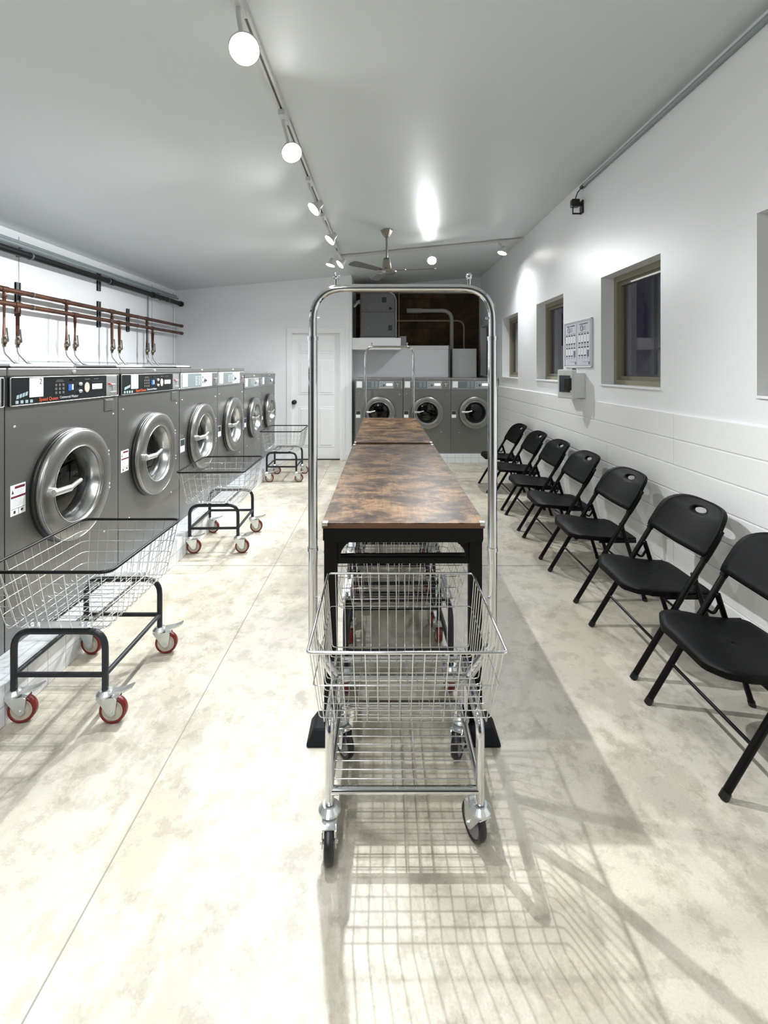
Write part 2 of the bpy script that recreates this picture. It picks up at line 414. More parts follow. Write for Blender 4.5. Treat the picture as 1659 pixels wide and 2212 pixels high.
# door
d = MB(); dw = DX1-DX0
dr = MB(); dr.box(DX0+.004, DX1-.004, YB+.040, YB+.075, .012, DZ-.004)
cols_ = ((DX0+.10, DX0+.335), (DX1-.335, DX1-.10))
rows = ((1.60, 1.79), (.98, 1.50), (.19, .80))
for (xa, xb) in cols_:
    for za, zb in rows:
        dr.bbox(xa, xb, YB+.034, YB+.045, za, zb, .006); dr.bbox(xa+.03, xb-.03, YB+.026, YB+.040, za+.03, zb-.03, .008)
door = dr.build('door_1', 'door'); struct(door, 'white six panel interior door with black knob')
cs = MB()
for xa, xb in ((DX0-.075, DX0+.005), (DX1-.005, DX1+.075)): cs.bbox(xa, xb, YB-.016, YB+.05, 0, DZ+.075, .006)
cs.bbox(DX0-.075, DX1+.075, YB-.0165, YB+.05, DZ-.005, DZ+.075, .006)
cs.build('door_casing', 'door', door)
kb = MB(); mt = Matrix.Translation((-1.337, YB+.04, .867)) @ Matrix.Rotation(PI/2, 4, 'X')
kb.lathe([(.034,0),(.034,.008),(.014,.014),(.013,.035),(.028,.045),(.033,.06),(.027,.074),(.008,.08),(0.001,.08)], 24, mt)
kb.build('door_handle', 'knob', door)
MB().box(DX0, DX1, YB+.02, YB+.09, 0, .014).build('door_sill', 'black_rim', door)
# light end panel beside the last small washer
e = MB().bbox(-1.735, -1.62, 6.975, 6.999, .16, 1.335, .003)
tag(e.build('end_panel', 'white'), 'narrow white end panel between last left washer and door', 'panel')
# outer shell of darkness seen through the panes: real night ground
w = bpy.data.worlds.new('night'); scn.world = w; w.use_nodes = True
w.node_tree.nodes['Background'].inputs[0].default_value = (.0065, .0055, .0095, 1); w.node_tree.nodes['Background'].inputs[1].default_value = 1.

# ------------------------------------------------------------------ washers
def washer(W, Hh, D, R, vc, style, number, small=False):
    """local frame: x along the front, y into the machine, z up; root at front bottom centre"""
    root = empty('washing_machine', (0,0,0))
    body = MB(); hw = W/2-.003; r0 = R*.93; n = 48
    lid = .036; zt = Hh-lid
    # front face with the round opening
    cen = (0, vc); q = R*1.02; circ = []; sq = []
    for i in range(n):
        a = 2*PI*(i+.0)/n + PI/4; ca, sa = math.cos(a), math.sin(a); circ.append((r0*.86*ca, 0, vc+r0*.86*sa))
        k = q/max(abs(ca), abs(sa)); sq.append((k*ca, 0, vc+k*sa))
    body.add(circ+sq, [(i, (i+1) % n, n+(i+1) % n, n+i) for i in range(n)])
    body.add([(-hw,0,0),(hw,0,0),(hw,0,vc-q),(-hw,0,vc-q)], [(0,1,2,3)])
    body.add([(-hw,0,vc+q),(hw,0,vc+q),(hw,0,zt),(-hw,0,zt)], [(0,1,2,3)])
    for sx in (-1, 1): body.add([(sx*q,0,vc-q),(sx*hw,0,vc-q),(sx*hw,0,vc+q),(sx*q,0,vc+q)], [(0,1,2,3)])
    body.add([(-hw,0,0),(-hw,D,0),(-hw,D,zt),(-hw,0,zt),(hw,0,0),(hw,D,0),(hw,D,zt),(hw,0,zt)],
             [(0,1,2,3),(4,7,6,5),(1,5,6,2),(3,2,6,7)])
    bo = body.build('cabinet', 'steel', root)
    # drum behind the glass
    dm = MB(); T = Matrix.Translation((0,0,vc)) @ Matrix.Rotation(-PI/2, 4, 'X')   # local z -> +y
    dm.lathe([(r0*.86,0),(r0*.86,.05),(r0*1.05,.07),(r0*1.08,.34),(r0*.9,.36),(.05,.35),(.05,.31),(.001,.30)], 40, T)
    for kk in range(3):
        a = kk*2*PI/3+.5; dm.add([T @ Vector((x*math.cos(a)-y*math.sin(a), x*math.sin(a)+y*math.cos(a), z)) for x, y, z in
                              ((r0*1.04,-.035,.08),(r0*1.04,.035,.08),(r0*.84,0,.08),(r0*1.04,-.035,.34),(r0*1.04,.035,.34),(r0*.84,0,.34))],
                              [(0,1,2),(3,5,4),(0,2,5,3),(1,4,5,2)])
        dm.add([T @ Vector((x*math.cos(a+1)-y*math.sin(a+1), x*math.sin(a+1)+y*math.cos(a+1), z)) for x, y, z in
                ((.05,-.012,.345),(.05,.012,.345),(r0*.85,.03,.35),(r0*.85,-.03,.35),(.05,0,.325),(r0*.8,0,.335))], [(0,4,5,3),(1,2,5,4)])
    dm.build('drum', 'drum', root)
    # gasket ring and door
    O = Matrix.Translation((0,0,vc)) @ Matrix.Rotation(PI/2, 4, 'X')                # local z -> -y (outwards)
    g = MB().lathe([(R*.90,-.002),(R*1.0,-.002),(R*1.005,.012),(R*.99,.020),(R*.90,.020)], 56, O)
    g.build('door_gasket', 'dark_chrome', root)
    dd = MB(); ri = R*.66
    dd.lathe([(R*.93,.018),(R*.985,.022),(R*.985,.034),(R*.965,.046),(R*.93,.052),(ri+.012,.052),(ri,.046),(ri*.985,.030)], 64, O)
    door = dd.build('door', 'door_steel', root)
    fn = MB().lathe([(ri*.985,.0305),(ri*.93,.008),(ri*.885,-.018),(ri*.885,-.026),(ri*.80,-.03)], 64, O)
    fn.build('inner_ring', 'satin', door)
    gl = MB(); gl.lathe([(ri*.885,-.020),(ri*.7,-.013),(ri*.35,-.008),(.0005,-.007)], 48, O); gl.lathe([(ri*.885,-.024),(ri*.7,-.017),(ri*.35,-.012),(.0005,-.011)], 48, O)
    gl.lathe([(ri*.885,-.020),(ri*.885,-.024)], 48, O); gl.build('door_glass', 'glass', door)
    # bright outer lip
    lp = MB(); lp.tube([O @ Vector((R*.967*math.cos(2*PI*i/64), R*.967*math.sin(2*PI*i/64), .0455)) for i in range(64)], .0035, 6, closed=True)
    lp.tube([O @ Vector(((ri+.003)*math.cos(2*PI*i/64), (ri+.003)*math.sin(2*PI*i/64), .050)) for i in range(64)], .003, 6, closed=True)
    lp.build('door_lip', 'satin', door)
    # handle: pivot block, barrel and bent lever
    hz = vc+.012; hx = -R*.90; sc = R/.2875
    h = MB(); h.cyl((hx+.03*sc,-.05,hz),(hx+.03*sc,-.075,hz),.022*sc,20)
    h.tube([(hx+.015*sc,-.080,hz),(hx+.115*sc,-.092,hz)], .0165*sc, 16)
    h.tube([(hx+.100*sc,-.091,hz),(hx+.118*sc,-.093,hz+.002),(hx+.190*sc,-.094,hz+.022*sc)], [.0165*sc,.0115*sc,.0100*sc], 12)
    h.build('door_handle', 'handle', door)
    for s1, s2 in ((.66,.50),(.66,-.42)):
        for kk in (0, 1): MB().lathe([(.0001,.054),(.005*sc,.0535),(.006*sc,.050)], 10, O @ Matrix.Translation((R*.92*math.cos(s2*.8)-.0, R*.92*math.sin(s2*.8)+kk*.022*sc, .0))).build('hinge_bolt', 'screw', door)
    for x, z in ((-hw+.05, vc+R*1.18),(hw-.05, vc+R*1.12),(-hw+.12, vc-R*1.25),(hw-.14, vc-R*1.22)):
        MB().lathe([(.0001,.004),(.0045,.0035),(.006,0)], 10, Matrix.Translation((x,0,z)) @ Matrix.Rotation(PI/2,4,'X')).build('cabinet_screw', 'screw', root)
    # lid
    ld = MB().bbox(-hw, hw, -.012, D, zt, Hh, .005); lo = ld.build('top_panel', 'steel_lid', root)
    k = MB().lathe([(.0001,.010),(.007,.009),(.009,0)], 14, Matrix.Translation((0,-.012,zt+lid*.5)) @ Matrix.Rotation(PI/2,4,'X')); k.build('lock', 'screw', lo)
    # control panel
    pz1 = zt-.004; ph = .128 if not small else .112; pz0 = pz1-ph
    if style == 'black':
        cp = MB().bbox(-hw+.012, hw-.012, -.010, .004, pz0, pz1, .004); po = cp.build('control_panel', 'panel_black', root)
        tr = MB(); zz = ((pz0, pz1),)
        loop = fillet([(-hw+.014,-.011,pz0+.002),(hw-.014,-.011,pz0+.002),(hw-.014,-.011,pz1-.002),(-hw+.014,-.011,pz1-.002)], .008, 3, True)
        tr.tube(loop, .0032, 6, closed=True); tr.build('panel_trim', 'satin', po)
        f = lambda u: -W/2 + u/.855*W
        def plate(nm, u0, u1, z0, z1, m, d=.0016):
            return MB().bbox(f(u0), f(u1), -.0105-d, -.009, z0, z1, .0007).build(nm, m, po)
        zb = pz0
        mech = plate('coin_slot_plate', .713, .821, zb+.008, pz1-.006, 'zinc', .003)
        MB().bbox(f(.768), f(.776), -.022, -.012, zb+.035, zb+.075, .001).bbox(f(.755), f(.79), -.024, -.012, zb+.066, zb+.076, .002).bbox(f(.75), f(.812), -.018, -.012, zb+.020, zb+.030, .001).build('coin_slot', 'screw', mech)
        MB().bbox(f(.735), f(.752), -.018, -.012, zb+.070, zb+.082, .002).build('reject_button', 'red_btn', mech)
        plate('display_bezel', .575, .69, zb+.042, zb+.094, 'panel_black', .001)
        plate('display', .585, .673, zb+.052, zb+.080, 'display', .0022)
        ov = MB(); ov.prism([(math.cos(a)*.021, math.sin(a)*.027) for a in [2*PI*i/24 for i in range(24)]], 0, .0025, Matrix.Translation((f(.538),-.0105,zb+.064)) @ Matrix.Rotation(PI/2,4,'X')); ov.build('coin_emblem', 'wheel_core', po)
        for z in (zb+.084, zb+.046):
            MB().lathe([(.0001,.010),(.008,.009),(.010,0)], 16, Matrix.Translation((f(.481),-.0105,z)) @ Matrix.Rotation(PI/2,4,'X')).build('indicator_light', 'screw', po)
        bb = plate('start_button', .388, .415, zb+.052, zb+.084, 'blue', .002)
        plate('button_edge', .416, .427, zb+.056, zb+.084, 'paper', .002)
        ic = MB()
        for r in range(3):
            for cc in range(3):
                x = f(.292+cc*.026); ic.bbox(x, x+.015, -.0118, -.009, zb+.040+r*.019, zb+.052+r*.019, .0006)
        for u, wd in ((.302,.045),(.295,.06),(.392,.03),(.388,.045),(.52,.045),(.6,.04)):
            zz = zb+.106 if wd < .046 else zb+.099; ic.box(f(u), f(u)+wd, -.0114, -.009, zz, zz+.0035)
        ic.build('selector_icons', 'icon', po)
        RX = Matrix.Rotation(PI/2, 4, 'X')
        text('orange_lettering', 'Speed Queen', .024, 'orange', po, Matrix.Translation((f(.185),-.0114,zb+.020)) @ RX, 'LEFT', .0004, .98)
        text('grey_lettering', 'Commercial Washer', .018, 'print_pale', po, Matrix.Translation((f(.325),-.0114,zb+.022)) @ RX, 'LEFT', .0003, .92)
        em = MB()
        for cc in range(4): em.bbox(f(.046+cc*.028), f(.046+cc*.028)+.016, -.0118, -.009, zb+.010, zb+.024, .0006)
        [em.prism([(.017*q,.004*q),(.017*q+.013,.004*q+.003),(.017*q+.016,.004*q+.020),(.017*q+.003,.004*q+.017)], 0, .001, Matrix.Translation((f(.05),-.0105,zb+.030)) @ RX) for q in range(4)]
        em.build('blue_emblem', 'ice', po)
        stx = (f(.125), f(.21)); stz = (zb+.034, pz1-.006)
        # hatch under the panel
        hb = MB().bbox(f(.712), f(.80), -.006, .002, pz0-.082, pz0-.012, .002); ho = hb.build('access_hatch', 'steel_lid', root)
        MB().bbox(f(.720), f(.792), -.008, -.004, pz0-.075, pz0-.019, .002).build('hatch_cover', 'steel', ho)
        # warning label
        wl = MB().bbox(f(.03), f(.116), -.0012, .0, .572, .706, .0005); wo = wl.build('warning_label', 'paper', root)
        x0, x1 = f(.03), f(.116); ww = x1-x0
        MB().box(x0+ww*.28, x1-.005, -.0018, 0, .688, .699).box(x0+.003, x1-.002, -.0018, 0, .648, .657).build('red_band', 'maroon', wo)
        ln = MB()
        for z in (.680,.674,.668,.662,.641,.635,.629,.623,.617,.611): ln.box(x0+.010 if z < .66 else x0+.026, x1-.012-random.random()*.02, -.0016, 0, z, z+.002)
        ln.build('small_print', 'print_pale', wo)
        MB().box(x0+.003, x1-.003, -.0018, 0, .600, .6015).box(x0+ww*.52, x0+ww*.535, -.0018, 0, .574, .600).box(x0+ww*.2, x0+ww*.32, -.0018, 0, .580,.593).box(x0+ww*.68,x0+ww*.82,-.0018,0,.584,.594).prism([(0,0),(.012,0),(.006,.018)], 0, .0018, Matrix.Translation((x0+.006,0,.668)) @ RX).build('pictogram', 'print_dark', wo)
    else:
        f = lambda u: -W/2 + u*W
        RX = Matrix.Rotation(PI/2, 4, 'X')
        cp = MB().bbox(-hw+.008, hw-.008, -.008, .004, pz0, pz1, .003); po = cp.build('control_panel', 'panel_light', root)
        zb = pz0
        def plate(nm, u0, u1, z0, z1, m, d=.0016): return MB().bbox(f(u0), f(u1), -.0085-d, -.006, z0, z1, .0007).build(nm, m, po)
        dk = plate('instruction_area', .03, .50, zb+.008, pz1-.008, 'panel_grey')
        ln = MB()
        for cc in range(2):
            for r in range(6): ln.box(f(.34+cc*.08), f(.395+cc*.08), -.0108, -.009, zb+.022+r*.014, zb+.026+r*.014)
        ln.build('small_print', 'print_pale', dk)
        MB().lathe([(.0001,.018),(.013,.016),(.016,0)], 18, Matrix.Translation((f(.60),-.0085,zb+ph*.48)) @ RX).build('program_knob', 'panel_grey', po)
        plate('display', .655, .775, zb+ph*.40, zb+ph*.64, 'display', .004)
        plate('indicator_light', .535, .548, zb+ph*.62, zb+ph*.72, 'print_dark'); plate('indicator_light', .535, .548, zb+ph*.28, zb+ph*.38, 'print_dark')
        mech = plate('coin_slot_plate', .81, .965, zb+.006, pz1-.006, 'steel_lid' , .004)
        MB().bbox(f(.88), f(.895), -.022, -.010, zb+.03, zb+.07, .001).bbox(f(.85), f(.925), -.024, -.010, zb+.066, zb+.074, .002).build('coin_slot', 'screw', mech)
        MB().box(-hw, hw, -.0075, .001, pz0-.010, pz0-.004).build('panel_trim', 'satin', po)
        stx = (f(.035), f(.145)); stz = (zb+.014, pz1-.006)
        zc = vc-.02
        lb = MB().bbox(f(.012), f(.115), -.0012, 0, zc-.062, zc+.046, .0005); lo2 = lb.build('door_label', 'panel_light', root)
        MB().box(f(.02), f(.107), -.0016, 0, zc-.008, zc+.040).build('dark_print', 'print_dark', lo2)
        MB().box(f(.02), f(.107), -.0016, 0, zc-.056, zc-.014).build('white_print', 'paper', lo2)
    st = MB().bbox(stx[0], stx[1], -.0135, -.0105, stz[0], stz[1], .0005); so = st.build('number_sticker', 'paper', po)
    sw = stx[1]-stx[0]; sh = stz[1]-stz[0]
    ln = MB()
    for fz in (.58,.50,.40,.32,.24): ln.box(stx[0]+sw*.58, stx[0]+sw*(.80+.1*random.random()), -.0139, -.013, stz[0]+sh*fz, stz[0]+sh*fz+.0012)
    ln.box(stx[0]+sw*.1, stx[0]+sw*.32, -.0139, -.013, stz[0]+sh*.76, stz[0]+sh*.79); ln.box(stx[0]+sw*.12, stx[0]+sw*.9, -.0139, -.013, stz[0]+sh*.09, stz[0]+sh*.12)
    ln.build('sticker_print', 'print_pale', so)
    if number: text('sticker_number', number, .036, 'print_dark', so, Matrix.Translation((stx[0]+sw*.80,-.0139,stz[0]+sh*.80)) @ Matrix.Rotation(PI/2,4,'X'))
    return root

LXF = -1.62
def put_washer(o, y0, y1, z, label, group): 
    place(o, (LXF, (y0+y1)/2, z), PI/2, label, group); o['category'] = 'washing machine'
G1 = 'stainless washers along the left wall'; G2 = 'stainless washers in the back alcove'
big = washer(.855, 1.220, .95, .2875, .623, 'black', '2')
big2 = copy_tree(big); big3 = copy_tree(big)
put_washer(big, 2.0, 2.855, .16, 'large steel washer, black control panel, nearest one seen whole behind the wire cart', G1)
put_washer(big3, 1.145, 2.0, .16, 'large steel washer cut off by the left picture edge, only a sliver visible', G1)
put_washer(big2, 2.856, 3.711, .16, 'large steel washer with black control panel, farther of the two, beside the grey panel ones', G1)
g1 = washer(.850, 1.220, .95, .2875, .623, 'grey', None); g2 = copy_tree(g1)
put_washer(g1, 3.715, 4.565, .16, 'large steel washer with grey control panel, next to the black panel ones', G1)
put_washer(g2, 4.567, 5.417, .16, 'large steel washer with grey control panel, next to the shorter small washers', G1)
s1 = washer(.770, 1.140, .85, .25, .607, 'grey', None, True); s2 = copy_tree(s1)
put_washer(s1, 5.430, 6.200, .16, 'shorter steel washer on the left side, right after the tall grey panel washers', G1)
put_washer(s2, 6.202, 6.972, .16, 'shorter steel washer on the left side, last in row beside the white door', G1)
bw = washer(.700, 1.101, .74, .235, .600, 'grey', None, True); bw2 = copy_tree(bw); bw3 = copy_tree(bw)
for o, x, lb in ((bw, -.062, 'steel front load washer in the back alcove, left one, behind the brown tables'),
                 (bw2, .640, 'steel front load washer in the back alcove, middle of the three'),
                 (bw3, 1.338, 'steel front load washer in the back alcove, right one, next to the chairs wall')):
    place(o, (x, 6.84, .13), 0, lb, G2); o['category'] = 'washing machine'
MB().bbox(.275, .345, -.004, 0, .93, .985, .001).build('black_sticker', 'print_dark', bw3)
# white trays lying on the washer tops
for i, (y0, y1, lb) in enumerate(((2.32, 2.82, 'flat white tray on top of the nearest whole washer'), (3.25, 3.62, 'flat white tray on top of the second black panel washer'), (4.2, 4.5, 'flat white tray on the first tall grey panel washer'))):
    t = empty('soap_tray', (-2.05, (y0+y1)/2, 1.38), 0, lb, 'tray', 'flat white trays on the washer tops')
    hw = (y1-y0)/2
    MB().bbox(-.20, .20, -hw, hw, 0, .008, .002).build('tray_base', 'black_rim', t)
    MB().bbox(-.19, .19, -hw+.01, hw-.01, .0085, .022, .004).build('tray_lid', 'white', t)

# ------------------------------------------------------------------ pipes on the left wall
def pipe(name, pts, r, m, label, cat, n=14, group=None):
    return tag(MB().tube(pts, r, n).build(name, m), label, cat, group)
xb_ = -3.0
bp = pipe('gas_pipe', [(xb_,-1,2.33),(xb_,6.93,2.33)], .030, 'black_pipe', 'thick black pipe running high along the left wall', 'pipe')
cu = MB()
for y in (5.16, 6.1, 3.0): cu.tube([(xb_,y-.035,2.33),(xb_,y+.035,2.33)], .037, 14)
cu.build('pipe_coupling', 'black_pipe', bp)
for y in (1.2, 3.97, 5.10, 6.5): MB().tube([(xb_,y-.010,2.33),(xb_,y+.010,2.33)], .034, 14).bbox(XL+.002, xb_-.02, y-.010, y+.010, 2.322, 2.338, .001).build('pipe_clamp', 'strut', bp)
MB().tube([(xb_,6.90,2.33),(xb_,6.95,2.33)], .040, 14).build('pipe_cap', 'black_pipe', bp)
for z, x, lb in ((2.435, -3.06, 'thin grey conduit directly under the ceiling on the left wall'), (2.405, -3.035, 'thin grey conduit just above the black pipe on the left wall')):
    q = pipe('conduit', [(x,-1,z),(x,6.90,z)], .017, 'conduit', lb, 'conduit', 10, 'grey conduits on the left wall')
    for y in (1.25, 4.0, 6.45): MB().bbox(XL+.002, x, y-.010, y+.010, z-.004, z+.004, .001).build('pipe_clamp', 'strut', q)
def manifold(x, z, ys, label):
    p = empty('copper_pipe', (x, 0, z), 0, label, 'pipe', 'copper water pipes on the left wall')
    MB().tube([(0,-1,0),(0,6.9,0)], .0205, 14).build('main_pipe', 'copper', p)
    MB().tube([(0,6.87,0),(0,6.92,0)], .024, 14).build('pipe_cap', 'copper', p)
    for y in (1.2, 3.97, 5.10, 5.68): MB().tube([(0,y-.008,0),(0,y+.008,0)], .0235, 12).bbox(XL+.022-x, -.015, y-.008, y+.008, -.006, .006, .001).build('pipe_clamp', 'strut', p)
    for y in ys:
        cp = MB(); cp.tube([(0,y-.035,0),(0,y+.035,0)], .025, 12); zb = 1.62-z
        cp.tube([(0,y,-.02),(.018,y,-.05),(.018,y,zb)] if False else fillet([(0,y,0),(.0,y,-.06),(.0,y,zb)], .01), .0135, 10)
        cp.build('drop_pipe', 'copper', p)
        v = MB(); v.tube([(0,y,zb+.02),(0,y,zb-.005),(0,y,zb-.006),(0,y,zb-.05),(0,y,zb-.051),(0,y,zb-.075)], [.014,.014,.019,.019,.013,.013], 8)
        v.cyl((0,y,zb-.028),(.03,y,zb-.028), .010, 8); vo = v.build('valve', 'brass', p)
        MB().tube([(.033,y,zb-.028),(.036,y-.012,zb+.02),(.036,y-.02,zb+.075)], [.007,.006,.007], 8).build('valve_handle', 'strut', vo)
ysA = [2.93, 3.675, 4.397, 5.136, 5.89]; ysB = [3.07, 3.81, 4.519, 5.28, 6.04]
manifold(-2.98, 2.00, ysA, 'upper brown copper pipe along the left wall above the washers')
manifold(-2.98, 1.893, ysB, 'lower brown copper pipe along the left wall above the washers')
names = {0: 'nearest', 1: 'second', 2: 'third', 3: 'last'}
for i, (ya, yb) in enumerate(zip(ysA[1:], ysB[1:])):
    for y, s, wd in ((ya, 0, 'left'), (yb, 1, 'right')):
        pts = [(-2.98,y,1.545),(-2.975,y,1.50),(-2.93,y+.04,1.42),(-2.80,y+.12,1.36),(-2.68,y+.16,1.28),(-2.62,y+.17,1.15),(-2.60,y+.17,1.0)]
        pipe('water_hose', fillet(pts, .06, 3), .0095, 'braid', '%s braided hose of the %s pair of valves from the left picture edge' % (wd, names[i]), 'hose', 8, 'braided hoses dropping behind the washers')
for i, (y, z0, z1, lb) in enumerate(((3.97, 1.82, 2.107, 'grey wall strut behind the copper pipes, nearest to the left picture edge'), (5.10, 1.824, 2.107, 'grey wall strut behind the copper pipes, middle one'),
                      (5.68, 1.82, 2.10, 'grey wall strut behind the copper pipes, closest to the back wall'), (5.10, 2.22, 2.44, 'grey wall strut behind the thick black pipe'))):
    s_ = MB(); x0 = XL+.001
    s_.box(x0, x0+.012, y-.021, y+.021, z0, z1); s_.box(x0, x0+.022, y-.021, y-.015, z0, z1); s_.box(x0, x0+.022, y+.015, y+.021, z0, z1)
    tag(s_.build('wall_strut', 'strut'), lb, 'bracket', 'grey struts on the left wall')
pipe('wall_conduit', [(XL+.012, 6.17, 1.45),(XL+.012, 6.17, 2.38)], .008, 'conduit', 'thin vertical grey conduit on the left wall near the back corner', 'conduit', 8)

# ------------------------------------------------------------------ alcove equipment
a = MB().box(XA, 1.083, 7.62, 7.70, 0, 1.735); wp = struct(a.build('wall_partition', 'wall'), 'low white partition behind the back washers')
MB().bbox(XA, 1.083, 7.605, 7.72, 1.69, 1.745, .004).build('partition_cap', 'white', wp)
MB().box(1.06, 1.085, 7.60, 7.715, 0, 1.75).build('partition_edge', 'furnace', wp)
tag(MB().bbox(XA+.001, .265, 7.10, 7.60, 1.66, 1.838, .004).build('white_shelf', 'white'), 'deep white box shelf under the grey furnace', 'shelf')
tag(MB().bbox(.27, .375, 7.625, 7.715, 1.746, 1.90, .004).build('junction_box', 'furnace_edge'), 'small grey box beside the furnace on the alcove partition', 'box')
fu = empty('furnace', (-.083, 7.20, 1.838), 0, 'dark grey sheet metal furnace cabinet on the white shelf', 'furnace')
pr = [(-.273,0),(.273,0),(.273,.60)] + [(.273-.10*(1-math.cos(t)), .60+.10*math.sin(t)) for t in [i*PI/12 for i in range(1,7)]] + [(-.273,.70)]
MB().prism(pr, 0, .38, Matrix.Translation((0,.38,.012)) @ Matrix.Rotation(PI/2,4,'X')).build('cabinet', 'furnace', fu)
MB().bbox(-.285,.285,-.01,.39,0,.013,.003).build('base_plate', 'furnace_edge', fu)
MB().tube([(.28,-.008,.02),(.28,-.008,.60),(.25,-.008,.67),(.18,-.008,.71)], .008, 8).build('edge_pipe', 'furnace_edge', fu)
MB().bbox(-.262,.262,-.012,.001,.03,.40,.004).bbox(-.262,.262,-.012,.001,.41,.68,.004).build('door_panel', 'furnace', fu)
MB().bbox(.06,.13,-.016,-.01,.55,.63,.002).bbox(.16,.22,-.016,-.01,.12,.20,.002).build('vent', 'print_dark', fu)
MB().lathe([(.0001,.02),(.018,.018),(.02,0)],20,Matrix.Translation((.19,-.012,.455)) @ Matrix.Rotation(PI/2,4,'X')).build('gas_knob', 'knob', fu)
sc3 = MB()
for x, z in ((-.23,.46),(-.11,.46),(0,.46),(.1,.46),(-.23,.40),(.12,.36),(-.15,.16),(-.15,.60),(-.02,.60),(.13,.66)): sc3.lathe([(.0001,.004),(.005,0)],8,Matrix.Translation((x,-.012,z)) @ Matrix.Rotation(PI/2,4,'X'))
sc3.build('screw', 'screw', fu)
MB().tube([(-.09,.1,.70),(-.09,.1,.80)], .04, 14).build('flue', 'foil', fu)
rs = [.042+.004*(i % 2) for i in range(14)]
pts = [(-.46+.0*i, 7.4, 2.20) for i in range(1)]
du = [(-.355-.015*i + 0, 7.38, 2.42-.0011*i*i*1.6) for i in range(8)]
tag(MB().tube(du, [.044+.006*(i % 2) for i in range(8)], 16).build('duct_elbow', 'foil'), 'shiny flexible duct elbow on the left side of the furnace', 'duct')
pvc = fillet([(.42,8.0,2.36),(1.17,8.0,2.36),(1.17,8.0,1.0)], .17, 8)
pv = pipe('drain_pipe', pvc, .034, 'pvc', 'wide grey plastic pipe bending down before the brown wall', 'pipe', 16)
MB().tube([(.40,8.0,2.36),(.66,8.0,2.36)], .042, 16).build('pipe_socket', 'pvc', pv)
pipe('vent_pipe', fillet([(.21,8.12,2.20),(1.40,8.12,2.20),(1.40,8.12,1.0)], .13, 7), .017, 'cream_pipe', 'narrow tan pipe bending down behind the wide grey one', 'pipe', 12)
pipe('hanger_rod', [(.255,7.6,1.75),(.255,7.6,2.83)], .006, 'furnace_edge', 'thin vertical rod to the ceiling beside the furnace', 'rod', 8)
cbt = empty('wall_cabinet', (1.34, 7.72, 0), 0, 'white metal cabinet standing behind the right alcove washer', 'cabinet')
MB().bbox(-.20,.20,0,.35,0,1.70,.005).build('cabinet_body', 'offwhite', cbt)
dd = MB(); dd.bbox(-.185,.185,-.010,.002,.2,1.685,.004); dd.bbox(-.12,.12,-.016,-.008,1.0,1.56,.006); dd.bbox(-.095,.095,-.020,-.010,1.02,1.535,.006); dd.build('cabinet_door', 'offwhite', cbt)

# ------------------------------------------------------------------ casters
def wheel_part(parent, loc, rz, r, tyre, core, w=.030, brake=True, fork='zinc', forkname='caster'):
    """swivel caster: loc = stem point on the floor plan; trail points along local +x"""
    R3 = Matrix.Translation(loc) @ Matrix.Rotation(rz, 4, 'Z'); tr = .032*r/.051
    top = 2*r+.026
    f = MB()
    f.lathe([(.0001,top),(.020,top),(.026,top-.006),(.032,top-.012),(.032,top-.018),(.024,top-.022),(.024,top-.028)], 24, R3, False)
    for s in (-1, 1):
        y = s*(w/2+.006)
        poly = [(-.026,top-.022),(.030+tr*.3,top-.022),(tr+.022,top-.03),(tr+.014,r-.008),(tr,r-.018),(tr-.014,r-.008)]
        f.prism(poly, y-.0014, y+.0014, R3 @ Matrix.Rotation(PI/2, 4, 'X') if False else R3 @ Matrix(((1,0,0,0),(0,0,1,0),(0,1,0,0),(0,0,0,1))))
    f.box(0,0,0,0,0,0) if False else None
    vs = [R3 @ Vector(v) for v in ((-.026,-w/2-.006,top-.022),(tr+.02,-w/2-.006,top-.024),(tr+.02,w/2+.006,top-.024),(-.026,w/2+.006,top-.022),
                                  (-.026,-w/2-.006,top-.026),(tr+.02,-w/2-.006,top-.028),(tr+.02,w/2+.006,top-.028),(-.026,w/2+.006,top-.026))]
    f.add(vs, [(0,3,2,1),(4,5,6,7),(0,1,5,4),(1,2,6,5),(2,3,7,6),(3,0,4,7)])
    f.tube([R3 @ Vector((tr,-w/2-.012,r)), R3 @ Vector((tr,w/2+.012,r))], .006, 10)
    fo = f.build(forkname, fork, parent)
    A = R3 @ Matrix.Translation((tr, 0, r)) @ Matrix.Rotation(PI/2, 4, 'X')
    t = MB().lathe([(r*.78,-w*.42),(r*.93,-w*.5),(r,-w*.3),(r,w*.3),(r*.93,w*.5),(r*.78,w*.42)], 32, A, close=True); t.build('tyre', tyre, fo)
    h = MB().lathe([(.009,-w*.5),(r*.30,-w*.5),(r*.36,-w*.36),(r*.66,-w*.36),(r*.72,-w*.44),(r*.79,-w*.40),(r*.79,w*.40),(r*.72,w*.44),(r*.66,w*.36),(r*.36,w*.36),(r*.30,w*.5),(.009,w*.5)], 28, A)
    h.build('wheel_hub', core, fo)
    if brake:
        q = MB(); pl = [(-.0, top-.012), (.03, top-.004), (.075, top+.002), (.105, top+.014), (.108, top+.010), (.078,top-.006),(.03,top-.012),(.0,top-.02)]
        q.prism(pl, -.016, .016, R3 @ Matrix(((1,0,0,0),(0,0,1,0),(0,1,0,0),(0,0,0,1)))); q.build('brake_pedal', 'zinc', fo)
    return fo

